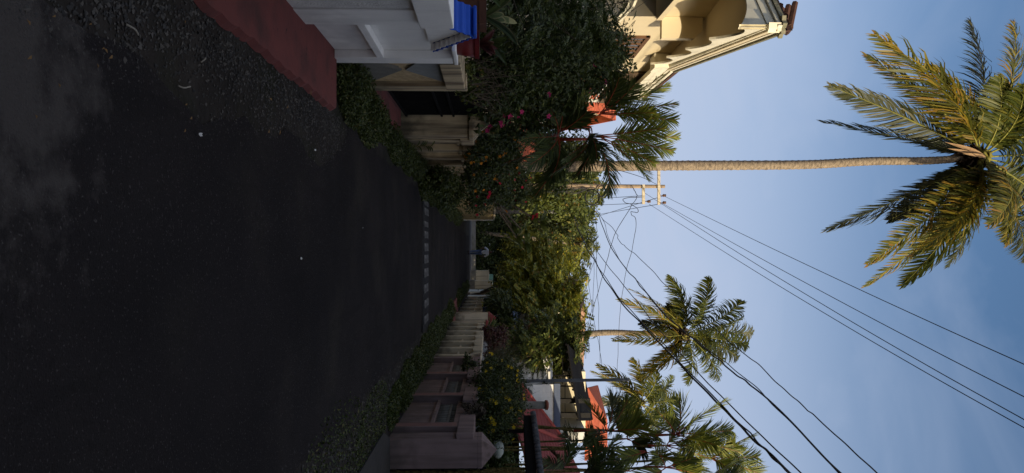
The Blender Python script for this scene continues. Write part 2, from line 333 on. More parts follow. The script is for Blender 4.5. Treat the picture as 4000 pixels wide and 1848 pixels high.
# ---- palm fronds
def frond_mesh(base, tip, arch, ll, nl, wd, droop=.5, vee=.25, stiff=.4, bare=.12, flop=0.0, roll=None):
    P0, P2 = np.array(base, float), np.array(tip, float); Ld = np.linalg.norm(P2-P0)
    out = P2-P0; h = out.copy(); h[2] = 0
    P1 = P0+out*.45+np.array([0,0,1])*arch*Ld
    t = np.linspace(0, 1, nl+2)[:,None]
    C = (1-t)**2*P0+2*(1-t)*t*P1+t*t*P2; T = unit(2*(1-t)*(P1-P0)+2*t*(P2-P1))
    hz = h/(np.linalg.norm(h)+1e-6)
    sideref = np.array([-hz[1], hz[0], 0]) if np.linalg.norm(h) > .15*Ld else np.array([1.,0,0])
    S = unit(sideref-T*(T@sideref)[:,None]); U = np.cross(T, S); U *= np.where(U[:,2:3].mean() < 0, -1, 1)
    tw = rng.normal()*.15
    if roll is None:      # fronds seen side-on are twisted by the wind, so that both rows of leaflets show
        side_on = abs(h[0])/(abs(h[0])+abs(h[1])+.25*abs(out[2])+1e-6); roll = rng.choice([-1., 1.])*(.5+.65*side_on*rng.uniform(.8, 1.1))
    ang = roll+tw*t[:,0]
    S2 = S*np.cos(ang)[:,None]+U*np.sin(ang)[:,None]; U2 = -S*np.sin(ang)[:,None]+U*np.cos(ang)[:,None]
    vs, fs, nv = [], [], 0
    for sg in (-1, 1):
        k = np.arange(1, nl+1); tt = t[k,0]; k = k[tt > bare]; tt = t[k,0]; n = len(k)
        prof = np.clip(np.sin(np.pi*np.clip((tt-bare)/(1-bare)*.86+.12, 0, 1)), 0.12, 1)**.7
        Ln = (ll*prof*(.85+.3*rng.random(n)))[:,None]
        b = C[k]; D = unit(S2[k]*sg*(1-.35*tt[:,None])+T[k]*(stiff+.55*tt[:,None])+U2[k]*vee+rng.normal(size=(n,3))*.10)
        if flop: D = unit(D+rng.random((n,1))*np.array([0,0,-flop]))
        g = np.array([0,0,-1.0])
        p1 = b+D*Ln*.38; D1 = unit(D+g*droop*.55); p2 = p1+D1*Ln*.34; D2 = unit(D1+g*droop*.9+rng.normal(size=(n,3))*.08); p3 = p2+D2*Ln*.28
        Wv = unit(np.cross(D, U2[k]+rng.normal(size=(n,3))*.25)); w_ = wd*(.8+.4*rng.random((n,1)))
        rows = [b-Wv*w_*.35, b+Wv*w_*.35, p1-Wv*w_*.5, p1+Wv*w_*.5, p2-Wv*w_*.36, p2+Wv*w_*.36, p3, p3]
        v = np.stack(rows, 1).reshape(-1,3); o = np.arange(n)[:,None]*8+nv
        f = np.concatenate([o+[0,1,3], o+[0,3,2], o+[2,3,5], o+[2,5,4], o+[4,5,6]], 0)
        vs.append(v); fs.append(f); nv += len(v)
    return np.concatenate(vs), np.concatenate(fs), C
def frond(parent, base, tip, m, rm, arch=.25, ll=.7, nl=60, wd=.035, rr=.02, name='frond', **kw):
    v, f, C = frond_mesh(base, tip, arch, ll, nl, wd, **kw)
    o = npmesh(name, v, f, m, parent)
    st = max(1, len(C)//12); pts = [Vector(c) for c in C[::st]]; k = len(pts)
    r = MB().tube(pts, [rr*(1-.85*i/k) for i in range(k)], 5)
    r.build('midrib', rm, o)
    return o
def palm_trunk(parent, pts, r0, r1, m):
    pts = [Vector(p) for p in pts]; L_ = sum((pts[i+1]-pts[i]).length for i in range(len(pts)-1)); n = int(L_/.07)
    # resample by quadratic/piecewise interpolation with Catmull-Rom
    P = [pts[0]*2-pts[1]]+pts+[pts[-1]*2-pts[-2]]; out = []
    segs = len(pts)-1
    for i in range(n+1):
        u = i/n*segs; s = min(int(u), segs-1); t = u-s; a,b,c,d = P[s:s+4]
        out.append(.5*((2*b)+(-a+c)*t+(2*a-5*b+4*c-d)*t*t+(-a+3*b-3*c+d)*t**3))
    rad = [(r0+(r1-r0)*i/n)*(1+(.05 if i % 3 == 0 else -.02)+random.uniform(-.025,.025)) for i in range(n+1)]
    return MB().tube(out, rad, 12).build('trunk', m, parent, smooth=True)
def wirepts(pts, steps=8):
    P = [Vector(p) for p in pts]; P = [P[0]*2-P[1]]+P+[P[-1]*2-P[-2]]; out = []
    for s in range(len(pts)-1):
        a,b,c,d = P[s:s+4]
        for j in range(steps): t = j/steps; out.append(.5*((2*b)+(-a+c)*t+(2*a-5*b+4*c-d)*t*t+(-a+3*b-3*c+d)*t**3))
    out.append(P[-2]); return out
def pxwire(lst, r, label, name='power_line', cat='power line', group='overhead lines across the lane', m=None):
    pts = wirepts([at(*p) for p in lst]); o = MB().tube(pts, r, 6).build(name, m or M['wire']); return tag(o, label, cat, group)
#@@MORE
# ================================================================== GROUND
def roadx(Y): return (-1.45+.027*Y, 1.78+.027*Y)
def groundmat():
    return mat('verge_soil', (.031,.026,.023), (.019,.017,.016), scale=1.3, bump=.9, bscale=22, rough=1, spec=.1,
               extra=[((.045,.040,.035), 3.0, (1,1,1), .5, .72, .7), ((.014,.018,.008), 1.1, (1,1,1), .5, .7, .7), ((.10,.09,.07), 45, (1,1,1), .66, .72, .6)])
def asphaltmat():
    m = mat('asphalt', (.027,.0235,.024), (.019,.017,.018), scale=.9, bump=.9, bscale=110, rough=1, spec=.06,
            extra=[((.040,.036,.031), .8, (1,1,1), .52, .75, .8), ((.012,.011,.012), .35, (1,.7,1), .5, .66, .7), ((.13,.12,.115), 75, (1,1,1), .62, .70, .55), ((.018,.016,.016), 28, (1,1,1), .55, .7, .7), ((.014,.013,.013), 1.6, (2.5,.35,1), .60, .66, .3)])
    nt = m.node_tree; N = nt.nodes; K = nt.links.new; p = N['Principled BSDF']; src = p.inputs['Base Color'].links[0].from_socket
    tc = N.new('ShaderNodeTexCoord')         # dusty worn patch in the surface at the mouth of the lane
    mp = N.new('ShaderNodeMapping'); mp.inputs['Location'].default_value = (.62, -2.35, 0); mp.inputs['Scale'].default_value = (1.35, 1.7, 0); mp.vector_type = 'POINT'
    K(tc.outputs['Object'], mp.inputs[0]); ln = N.new('ShaderNodeVectorMath'); ln.operation = 'LENGTH'
    mp.inputs['Location'].default_value = (.58*1.35, -2.3*1.7, 0); K(mp.outputs[0], ln.inputs[0])
    nz = N.new('ShaderNodeTexNoise'); nz.inputs['Scale'].default_value = 4.5; nz.inputs['Detail'].default_value = 8; nz.inputs['Roughness'].default_value = .65; K(tc.outputs['Object'], nz.inputs['Vector'])
    ad = N.new('ShaderNodeMath'); ad.operation = 'MULTIPLY_ADD'; ad.inputs[1].default_value = 3.2; K(nz.outputs['Fac'], ad.inputs[0]); K(ln.outputs['Value'], ad.inputs[2])
    mr = N.new('ShaderNodeMapRange'); mr.inputs[1].default_value = 2.55; mr.inputs[2].default_value = 1.95; mr.inputs[3].default_value = 0; mr.inputs[4].default_value = .75; K(ad.outputs[0], mr.inputs[0])
    mi = N.new('ShaderNodeMix'); mi.data_type = 'RGBA'; K(mr.outputs[0], mi.inputs[0]); K(src, mi.inputs[6]); mi.inputs[7].default_value = (.085,.076,.072,1)
    K(mi.outputs[2], p.inputs['Base Color']); return m
def struct(o): return tag(o, kind='structure')
g = MB().box(-600, 600, -300, 900, -.3, 0).build('ground', groundmat()); struct(g); 
# asphalt lane with ragged edges, a little crowned
def sheet(name, Ys, left, right, z, m, nx=10, crown=.0):
    mb = MB(); n = len(Ys)
    for i, Y in enumerate(Ys):
        a, b = left(Y), right(Y)
        for j in range(nx+1):
            u = j/nx; mb.v.append((a+(b-a)*u, Y, z+crown*(1-(2*u-1)**2)))
    for i in range(n-1):
        for j in range(nx): k = i*(nx+1)+j; mb.f.append((k, k+1, k+nx+2, k+nx+1))
    o = mb.build(name, m); return o
def jag(a, f, ph): return lambda Y: a*(math.sin(Y*f+ph)+.6*math.sin(Y*f*2.7+ph*2)+.35*math.sin(Y*f*7.1+ph))
jl, jr = jag(.05, 1.9, .4), jag(.055, 1.6, 2)
Ys = [-8+.22*i for i in range(int(69/.22))]
road = sheet('road', Ys, lambda Y: roadx(Y)[0]+jl(Y)*(1 if Y > 7 else 1.6)+(.0 if Y > 8 else .60*min(1, (8-Y)/1.3)), lambda Y: roadx(Y)[1]+jr(Y), .006, asphaltmat(), crown=.02)
# keep the lane's texture in world units
for o in (g, road):
    dl = Vector(o.location)
    for v in o.data.vertices: v.co += dl
    o.location = (0,0,0)
struct(road)
cross = sheet('cross_road', [54.5+.5*i for i in range(14)], lambda Y: -60, lambda Y: 60, .03, mat('far_asphalt', (.050,.050,.055), (.035,.035,.038), scale=.8, bump=.3), nx=20); struct(cross)
kerb = MB().box(-60, 60, 61.2, 61.5, 0, .36).build('kerb', mat('kerb_concrete', (.30,.28,.25), (.22,.21,.19), scale=2, extra=[((.08,.09,.05), 1.2, (1,1,1), .5, .7, .6)])); struct(kerb)
k2 = MB().box(-60, 60, 59.6, 59.9, 0, .06).build('edge_line', mat('faded_white_line', (.30,.30,.30), (.18,.18,.18), scale=3)); struct(k2)
# worn white dashes across the lane in front of the hump
hump = sheet('speed_hump', [16.2+.2*i for i in range(9)], lambda Y: -.98, lambda Y: 2.2, .028, mat('hump_asphalt', (.028,.028,.031), (.018,.018,.02), scale=1.5, bump=.5, bscale=60, rough=1, spec=.1), nx=8); struct(hump)
dm = mat('worn_white_paint', (.15,.15,.155), (.04,.04,.042), scale=7, bump=.3, lo=.40, hi=.56, rough=1, spec=.1)
d_y = [(863,885),(902,930),(950,982),(996,1030),(1050,1085),(1113,1147),(1175,1206),(1236,1268),(810,838),(780,800)]
for i, (a, b) in enumerate(d_y):
    X0, X1 = (a-924)/F*16.5, (b-924)/F*16.5
    ja, jb = random.uniform(-.07,.05), random.uniform(-.05,.08)
    q = MB().prism([(X0,16.5+ja,.030),(X1,16.5+ja*.5,.030),(X1+.01,17.62+jb,.030),(X0+.02,17.6+jb,.030)], (0,0,.014)).build('road_marking', dm)
    struct(q)
# red oxide apron before the white wall
ap = MB(); yy = [2.5+.09*i for i in range(51)]
for i, Y in enumerate(yy):
    e = -1.22+.008*math.sin(Y*5)+.01*math.sin(Y*23)
    ap.v += [(-3.2, Y, .055), (-1.9, Y, .055), (e-.03, Y, .052), (e, Y, .004)]
for i in range(len(yy)-1):
    for j in range(3): k = i*4+j; ap.f.append((k, k+1, k+5, k+4))
yl = yy[-1]; apron = ap.build('pavement', M['apron']); struct(apron)
struct(MB().prism([(-3.0,9.3,.01),(-1.75,9.3,.01),(-1.70,12.0,.01),(-3.0,12.0,.01)], (0,0,.05)).build('driveway', M['apron']))
struct(MB().prism([(2.75,7.6,.004),(5.2,7.2,.004),(5.2,10.7,.03),(3.02,10.7,.03),(2.8,10.2,.01)], (0,0,.03)).build('driveway', mat('worn_concrete', (.034,.031,.03), (.022,.021,.020), scale=2, bump=.4)))
struct(MB().prism([(2.75,29.4,.004),(3.7,29.2,.004),(3.9,34,.004),(2.85,34,.004)], (0,0,.05)).build('driveway', M['apron']))
# gravel, stones
def stones(name, n, xs, ys, s0, s1, m, f=None):
    X = rng.uniform(xs[0], xs[1], n); Y = rng.uniform(ys[0], ys[1], n)
    if f is not None: k = f(X, Y); X, Y = X[k], Y[k]
    n = len(X); s = rng.uniform(s0, s1, n)[:,None]
    c = np.stack([X, Y, np.zeros(n)+.004], 1)
    d = [(1,0,0),(0,1,0),(-1,0,0),(0,-1,0),(0,0,1)]
    v = np.stack([c+s*(np.array(q)*[1,1,.75]+rng.normal(size=(n,3))*.28) for q in d], 1).reshape(-1,3)
    o = np.arange(n)[:,None]*5; fs = np.concatenate([o+[0,1,4], o+[1,2,4], o+[2,3,4], o+[3,0,4]], 0)
    return tag(npmesh(name, v, fs, m), kind='stuff')
gm = mat('grey_gravel', (.075,.077,.082), (.035,.035,.037), rough=1, island=[(0,(.018,.017,.017)), (.6,(.042,.039,.036)), (1,(.10,.09,.08))])
def edgeband(w_): return lambda X, Y: (X < -1.20) & (np.abs(X+1.22+.0*Y) < w_)
stones('gravel', 9000, (-1.75,-.75), (2.4,7.4), .004, .013, gm, lambda X, Y: (rng.random(len(X)) < np.exp(-((X+1.08)/.17)**2)) & (X > -1.23))
stones('gravel', 5200, (-1.9,-.4), (1.2,3.2), .004, .014, gm, lambda X, Y: rng.random(len(X)) < .55)
stones('gravel', 9000, (1.3,3.2), (3,17), .006, .020, gm, lambda X, Y: rng.random(len(X)) < np.exp(-((X-roadx(Y)[1]-.35)/.4)**2))
stones('gravel', 3500, (-1.6,2.3), (1.6,9), .002, .006, gm)
stones('gravel', 9000, (-1.25,.4), (2.2,8.2), .003, .010, gm, lambda X, Y: rng.random(len(X)) < np.exp(-((X+.85)/.38)**2)*(.35+.65*(np.sin(X*9+Y*2)*np.sin(Y*3.1) > -.2)))
# weeds on the verges
def weeds(name, spec, n, size, label=None, m='lf_weed'):
    P = []
    for (x, y, rx, ry, h, fr) in spec:
        k = int(n*fr); a = rng.random(k)*2*np.pi; r = np.sqrt(rng.random(k))
        z = h*rng.random(k)**1.6*(1-r**2*.8)*(.5+.5*np.sin((x+r*rx*np.cos(a))*7)*np.cos((y+r*ry*np.sin(a))*5)*.6+.3)
        P.append(np.stack([x+rx*r*np.cos(a), y+ry*r*np.sin(a), np.maximum(z,.005)], 1))
    P = np.concatenate(P); n = len(P)
    D = unit(rng.normal(size=(n,3))*[1,1,.5]+[0,0,.35]); Nn = unit(rng.normal(size=(n,3))*.5+[0,0,1])
    Ln = size*(.5+rng.random(n)); v, f = leafgeo(P, D, Nn, Ln, Ln*.27)
    return tag(npmesh(name, v, f, M[m]), kind='stuff')
weeds('weeds', [(-1.62,7.9,.42,.75,.34,.22), (-1.52,8.9,.40,.8,.28,.18), (-1.62,10.2,.28,.9,.14,.12), (-1.52,11.6,.35,1.0,.18,.14), (-1.46,13.2,.32,1.0,.26,.14), (-1.45,14.8,.3,1.0,.32,.10), (-1.5,12.4,.2,.5,.3,.06)], 42000, .034)
weeds('weeds', [(-1.25,16.5,.42,1.2,.42,.2), (-1.2,19,.38,1.8,.55,.25), (-1.1,22.5,.38,2,.60,.25), (-.95,27,.35,3,.35,.2), (-.9,33,.4,4,.4,.1)], 30000, .055)
weeds('weeds', [(2.72,11.6,.34,.9,.10,.08), (2.70,13.0,.42,1.0,.24,.18), (2.72,14.7,.42,1.0,.26,.18), (2.72,16.5,.45,1.1,.28,.16), (2.75,18.4,.5,1.2,.26,.14), (2.8,20.5,.5,1.3,.22,.12), (2.9,23.5,.45,2,.2,.14)], 46000, .042)
weeds('weeds', [(2.85,27.2,.42,1.7,.26,.35), (3.0,35,.42,2.3,.25,.3), (3.1,41,.42,3,.25,.2), (3.3,47,.4,3,.25,.15)], 16000, .07)
weeds('weeds', [(2.35,7.2,.7,1.6,.035,.5), (2.5,9.6,.5,1.3,.05,.5)], 5000, .03)
# litter
for i, (px, py, L_, a) in enumerate([(758,524,.05,.3),(1158,1010,.07,1.4),(1215,585,.05,.1),(1600,1362,.06,.2),(1405,890,.05,.7)]):
    L_ *= .6; p = gp(px, py); n = 7; mb = MB(); pts = []
    for k in range(n): t = 2*math.pi*k/n; r = L_*(.4+.5*random.random()); pts.append((p.x+r*math.cos(t)*.45, p.y+r*math.sin(t)*1.3, .032+random.uniform(0,.012)))
    mb.v = pts+[(p.x, p.y, .036+L_*.15)]; mb.f = [(k, (k+1)%n, n) for k in range(n)]
    tag(mb.build('paper_scrap', M['paper']), 'small crumpled white scrap lying on the dark asphalt', 'litter', 'scraps of litter on the lane')
lm = mat('dry_leaf', (.22,.13,.05), (.14,.08,.03))
for i in range(22):
    px, py = random.uniform(60, 1250), random.uniform(10, 520)
    p = gp(px, py); a = random.random()*6.28; s = random.uniform(.008,.017)*max(1, p.y/3); dx, dy = math.cos(a)*s, math.sin(a)*s
    mb = MB(); mb.v = [(p.x-dx,p.y-dy,.04),(p.x-dy*.4,p.y+dx*.4,.046),(p.x+dx,p.y+dy,.043),(p.x+dy*.4,p.y-dx*.4,.046)]; mb.f = [(0,1,2),(0,2,3)]
    tag(mb.build('fallen_leaf', lm), 'tiny dry brown leaf fallen near the left roadside', 'leaf', 'dry leaves on the roadside')
for i, (a, b, c) in enumerate([((1095,128),(1102,175),(1110,218)), ((475,95),(500,115),(522,136)), ((770,243),(778,232),(788,226)), ((680,335),(695,343),(728,338))]):
    tag(MB().tube(wirepts([gp(*a)+Vector((0,0,.02)), gp(*b)+Vector((0,0,.03)), gp(*c)+Vector((0,0,.02))], 4), .004, 5).build('twig', mat('pale_twig', (.28,.26,.22), (.2,.18,.15))), 'thin pale dry twig lying on the gravelly left verge', 'twig', 'dry twigs on the verge')

# ================================================================== LEFT WALLS
def grp(name, loc, label, cat, group=None): return empty(name, loc, label, cat, group)
# --- white boundary wall with the blue gabled hood
t = grp('boundary_wall', (-1.85, 5.8, 0), 'white plastered wall with blue corrugated gable hood beside the red apron', 'wall')
b = MB().box(-2.0,-1.81,3.2,7.13,0,1.20); b.build('wall_panel', M['white'], t)
b = MB().box(-1.809,-1.74,3.2,5.44,.05,.97); b.build('rough_panel', M['rough'], t)
b = MB(); b.box(-1.809,-1.73,5.46,5.84,0,1.19); b.box(-1.809,-1.73,6.91,7.13,0,1.19); b.box(-1.809,-1.731,5.84,6.91,.46,.53); b.build('pilaster', M['white'], t, bevel=.006)
b = MB().box(-2.03,-1.68,3.2,5.76,.99,1.262); b.build('coping', M['white'], t, bevel=.008)
b = MB().box(-2.02,-1.72,6.6,7.14,1.20,1.236); b.build('coping', M['white'], t, bevel=.006)
b = MB().prism([(-1.777,5.6,1.0),(-1.777,6.57,1.0),(-1.777,6.09,1.395),(-1.777,5.6,1.05)], (-.16,0,0)); b.build('gable', M['white'], t)
def corr(x0, x1, p0, p1, nw, amp, th):        # corrugated strip from p0 to p1 (y,z), ridges along x
    n = nw*8; up, lo = [], []
    d = Vector((p1[0]-p0[0], p1[1]-p0[1])); nn = Vector((-d.y, d.x)).normalized()
    if nn.y < 0: nn = -nn
    for i in range(n+1):
        u = i/n; w_ = amp*(math.sin(u*nw*2*math.pi)*.5+.5); q = Vector(p0)+d*u
        up.append(q+nn*(w_+th)); lo.append(q+nn*(w_ if th < .03 else 0))
    mb = MB(); k = len(up)
    for x in (x0, x1): mb.v += [(x,q.x,q.y) for q in up]+[(x,q.x,q.y) for q in lo]
    for i in range(k-1):
        mb.f += [(i,i+1,2*k+i+1,2*k+i), (k+i,3*k+i,3*k+i+1,k+i+1), (i,k+i,k+i+1,i+1), (2*k+i,2*k+i+1,3*k+i+1,3*k+i)]
    mb.f += [(0,2*k,3*k,k), (k-1,2*k-1,4*k-1,3*k-1)]
    return mb
h = corr(-1.96,-1.705,(5.62,1.03),(6.085,1.40),7,.018,.012).build('corrugated_hood', M['bluepaint'], t, smooth=False)
h = corr(-1.96,-1.705,(6.095,1.40),(6.575,1.02),8,.018,.012).build('corrugated_hood', M['bluepaint'], t)
corr(-1.776,-1.712,(6.10,1.378),(6.57,1.00),8,.018,.011).build('hood_underside', M['white'], t)
MB().box(-1.96,-1.71,6.02,6.15,1.412,1.44).build('hood_ridge', M['bluepaint'], t, bevel=.008)
MB().box(-2.06,-2.03,3.2,5.8,1.262,1.285).build('blue_edge', M['bluepaint'], t)
# pots on the wall
def pot(label, cx, cy, z0, h, r0, r1, m, sq=False):
    p = grp('flower_pot', (cx,cy,z0), label, 'flower pot'); n = 4 if sq else 20
    MB().frus(cx,cy,z0,z0+h*.82,r0,r1*.93,n).build('pot_body', m, p, smooth=not sq)
    MB().frus(cx,cy,z0+h*.80,z0+h,r1,r1*1.04,n).build('rim', m, p); MB().frus(cx,cy,z0+h*.97,z0+h*1.01,r1*.9,r1*.9,n).build('soil', M['treebark'], p); return p
pot('dark red flower pot at the far end of the white wall', -1.86,6.88,1.238,.215,.10,.135,M['potred'])
pot('brown square planter behind the blue hood', -2.06,6.55,1.20,.32,.15,.19,M['potbrown'],True)
def blade(mb, base, tip, w_, bend=.1, n=6):
    base, tip = Vector(base), Vector(tip); d = tip-base; s = d.cross(Vector((.3,-1,.1))).normalized()
    k = len(mb.v)
    for i in range(n+1):
        u = i/n; c = base+d*u+Vector((0,-bend*math.sin(u*math.pi)*.3,bend*math.sin(u*math.pi))); ww = w_*max(.02, math.sin(math.pi*(u*.82+.14))**.8)*(1 if i < n else 0)
        mb.v += [tuple(c-s*ww), tuple(c+Vector((0,ww*.5,0))), tuple(c+s*ww)]
    for i in range(n):
        a = k+i*3; mb.f += [(a,a+1,a+4,a+3), (a+1,a+2,a+5,a+4)]
def potplant(name, label, base, n, ln, w_, m, spread=.7, rim=None, zup=.8, bend=.1):
    mb, rb = MB(), MB(); p = grp(name, base, label, 'plant')
    for i in range(n):
        a = random.random()*6.28; e = random.uniform(.2, spread); l = ln*random.uniform(.6,1.1)
        tip = Vector(base)+Vector((math.cos(a)*e*l, math.sin(a)*e*l, zup*l)); blade(mb, base, tip, w_*random.uniform(.7,1.1), bend*l)
        if rim: blade(rb, Vector(base)+Vector((0,.004,0)), tip+Vector((0,.004,.012)), w_*1.18*.95, bend*l)
    mb.build('leaves', m, p)
    if rim: rb.build('leaf_edges', rim, p)
    return p
potplant('snake_plant', 'long pale edged sword leaves rising from the brown planter', (-2.0,6.45,1.50), 5, .40, .028, M['lf_big'], .75, mat('pale_leaf_edge', (.22,.21,.10), (.18,.17,.08)), .7)
potplant('croton', 'dark red leaved croton growing in the red pot', (-1.86,6.88,1.44), 26, .22, .022, M['lf_red'], .8)
potplant('broad_leaf_plant', 'broad ribbed green leaves hanging over the red croton', (-2.0,7.35,1.55), 10, .22, .030, M['lf_dark'], 1.0)
potplant('broad_leaf_plant', 'green leafy pot plant behind the brown planter at the frame edge', (-2.12,6.1,1.50), 9, .22, .026, M['lf_big'], .9)
# --- textured cream wall with crossing triangles
t = grp('boundary_wall', (-1.95,8.0,0), 'stained cream wall with pebble dash triangles beside the white wall', 'wall')
b = MB().box(-2.12,-1.90,7.15,8.72,0,1.02); b.build('pebble_dash', M['tan_rough'], t)
for pts in ([(7.16,.35),(7.16,.05),(8.70,.05)], ): pass
X = -1.899
MB().prism([(X,7.2,.12),(X,8.05,.56),(X,8.66,.12)], (.022,0,0)).build('smooth_triangle', M['greyconc'], t)
MB().prism([(X,7.2,1.0),(X,8.05,.60),(X,8.66,1.0)], (.022,0,0)).build('smooth_triangle', mat('pale_grey_plaster', (.27,.28,.28), (.20,.205,.20), scale=4), t)
MB().prism([(X,7.4,.08),(X,7.55,.08),(X,8.0,.50),(X,7.95,.54)], (.04,0,0)).build('cross_rib', M['greyconc'], t)
b = MB().box(-2.16,-1.80,7.15,8.75,1.02,1.25).build('coping', M['creamwall'], t, bevel=.012)
b = MB(); b.box(-2.14,-1.84,8.72,9.02,0,1.27); b.build('pilaster', M['creamwall'], t, bevel=.01)
# --- black bar gate
t = grp('gate', (-2.06,10.6,0), 'black vertical bar gate between the stained cream pillars', 'gate')
b = MB()
for i in range(34): y = 9.08+i*.0915; b.box(-2.10,-2.07,y,y+.028,.10,1.42)
b.build('bars', M['dark'], t); b = MB()
for z in (.12,.72,.92,1.38): b.box(-2.068,-2.045,9.06,12.16,z,z+.035)
b.build('rails', M['dark'], t); MB().box(-2.14,-2.115,9.06,12.16,.1,1.36).build('sheet_backing', M['dark'], t)
# --- gate pillar with pyramid cap
def pillar(label, x0, x1, y0, y1, h, m, capm, ch, cap_over=.05, body_name='pillar_shaft', flat=0):
    t = grp('gate_pillar', ((x0+x1)/2,(y0+y1)/2,0), label, 'pillar')
    MB().box(x0,x1,y0,y1,0,h).build(body_name, m, t, bevel=.012)
    c = MB(); o = cap_over; cx, cy = (x0+x1)/2, (y0+y1)/2; n = 0
    v = [(x0-o,y0-o,h+.001),(x1+o,y0-o,h+.001),(x1+o,y1+o,h+.001),(x0-o,y1+o,h+.001)]
    c.v = v+[(x,y,h+flat+.002) for x,y,_ in v]+[(cx,cy,h+flat+ch)]
    c.f = [(3,2,1,0),(0,1,5,4),(1,2,6,5),(2,3,7,6),(3,0,4,7),(4,5,8),(5,6,8),(6,7,8),(7,4,8)]
    c.build('pillar_cap', capm, t); return t
pillar('stained grey cream gate pillar with pointed cap beyond the black gate', -2.17,-1.73,12.2,12.62,1.20,M['creamwall'],M['creamwall'],.26,.045,flat=.06)
# --- cream wall running on
def wallx(Y, side): return (-2.13+.027*Y) if side < 0 else (2.80+.027*Y)
def panelwall(label, side, y0, y1, ny, zlow, ztop, cap, m, mcap, mlow, pil=.16, pilout=.06, grille=None, capblocks=False, capm2=None, back=None, capgap=.0, name='boundary_wall'):
    t = grp(name, (wallx((y0+y1)/2, side), (y0+y1)/2, 0), label, 'wall'); s = side
    def pt(Y, off): return (wallx(Y, s)+s*off, Y)
    step = (y1-y0)/ny
    MB().obox(pt(y0,.12), pt(y1,.12), .13, 0, zlow).build('low_wall', mlow, t)
    MB().obox(pt(y0,.11), pt(y1,.11), .20, zlow+.001, zlow+.05).build('ledge', m, t)
    for i in range(ny+1):
        Y = y0+step*i; w_ = pil/2
        MB().obox(pt(Y-w_,.085), pt(Y+w_,.085), .22+pilout, 0, ztop-cap-.002).build('pilaster', m, t, bevel=.008)
        if capblocks:
            MB().obox(pt(Y-step*.26,.085), pt(Y+step*.26,.085), .34, ztop-cap, ztop).build('cap_block', mcap, t, bevel=.012)
    if not capblocks: MB().obox(pt(y0-pil/2-.01,.09), pt(y1+pil/2,.09), .34, ztop-cap, ztop).build('coping', mcap, t, bevel=.012)
    else: MB().obox(pt(y0,.12), pt(y1,.12), .16, ztop-cap-.10, ztop-cap*.30).build('top_rail', m, t)
    if grille:
        b = MB(); k = int((y1-y0)/.14)
        for i in range(k):
            Y = y0+.07+i*.14; q = pt(Y,.12); b.frus(q[0],q[1],zlow+.05,zlow+.05+(ztop-cap-zlow-.05)*.5,.035,.02,8); b.frus(q[0],q[1],zlow+.05+(ztop-cap-zlow-.05)*.5,ztop-cap+.01,.02,.038,8)
        b.build('balusters', grille, t, smooth=True)
        MB().obox(pt(y0,.12), pt(y1,.12), .05, zlow+.25, zlow+.29).build('grille_rail', grille, t)
    if back: MB().obox(pt(y0,.26), pt(y1,.26), .02, zlow, ztop-cap).build('back_sheet', back, t)
    return t
panelwall('stained cream wall with cap stones running on beyond the left pointed pillar', -1, 12.9, 17.6, 4, .92, 1.27, .24, M['creamwall'], M['creamwall'], M['creamwall'], pil=.22, capblocks=True)
panelwall('weathered cream wall half buried in flowering shrubs on the left', -1, 18.2, 26.0, 5, .98, 1.27, .2, M['creamwall'], M['creamwall'], M['creamwall'])
t = grp('boundary_wall', (-1.4,33,0), 'mustard yellow wall behind the bushes in the left distance', 'wall')
MB().obox((wallx(27,-1)-.1,27), (wallx(42,-1)-.1,42), .2, 0, 1.75).build('wall_panel', mat('mustard_plaster', (.38,.28,.12), (.30,.22,.095), scale=1.5, extra=[((.10,.07,.03), 1.2, STREAK, .5, .75, .6)]), t)
MB().obox((wallx(27,-1)-.1,26.98), (wallx(42,-1)-.1,42.02), .28, 1.75, 1.85).build('coping', M['cream'], t)
t = grp('gate', (-1.25,43.2,0), 'dark red metal gate beside the grey pole on the left', 'gate')
MB().obox((-1.12,42.3),(-1.03,45.2),.06,.12,1.15).build('sheet', M['redpaint'], t); MB().obox((-1.11,42.1),(-1.10,42.3),.3,0,1.75).build('post', M['whitecl'], t)
t = pillar('whitewashed pillar with pink foot at the left end of the lane', -1.62,-1.15,47.6,48.1,1.42,M['whitecl'],M['whitecl'],.02,.05,flat=.06)
MB().box(-1.66,-1.11,47.56,48.14,.0,.30).build('pink_base', mat('pink_paint', (.36,.15,.17), (.30,.12,.14), scale=4), t)
t = grp('shop_board', (-2.0,49,0), 'pale green board behind the whitewashed left pillar', 'board'); MB().box(-2.4,-1.1,48.9,49.0,.9,1.85).build('panel', M['greenpaint'], t); MB().box(-2.3,-2.2,49,49.1,0,.9).build('post', M['greenpaint'], t); MB().box(-1.3,-1.2,49,49.1,0,.9).build('post', M['greenpaint'], t)

# ================================================================== RIGHT WALLS
t = pillar('big mauve pink gate pillar with pyramid cap, nearest on the right', 3.085,3.52,10.78,11.22,1.37,M['pink'],M['pink'],.24,.0,flat=.06)
MB().box(3.068,3.084,10.86,11.04,1.12,1.25).build('light_box', M['wood'], t); MB().box(3.062,3.084,10.86,11.04,1.252,1.275).build('light_box_lid', M['whitecl'], t)
t = panelwall('mauve pink wall with baluster grilles behind the pink gate pillar', 1, 11.5, 19.1, 3, .55, 1.31, .27, M['pink'], M['pink'], M['pink'], pil=.30, pilout=.10, grille=M['greyconc'], capblocks=True)
b = MB()
for Y in (11.5, 14.03, 16.57): b.obox((wallx(Y,1)-.068,Y-.10), (wallx(Y,1)-.068,Y+.10), .02, 0, 1.02)
b.build('pilaster_groove', M['pinkdark'], t)
panelwall('cream wall with open panels and stepped cap stones after the pink wall', 1, 19.45, 28.7, 6, .62, 1.33, .26, M['creamclean'], M['creamclean'], M['cream'], pil=.30, pilout=.14, capblocks=True, back=mat('dark_red_sheet', (.08,.02,.02), (.05,.015,.015)))
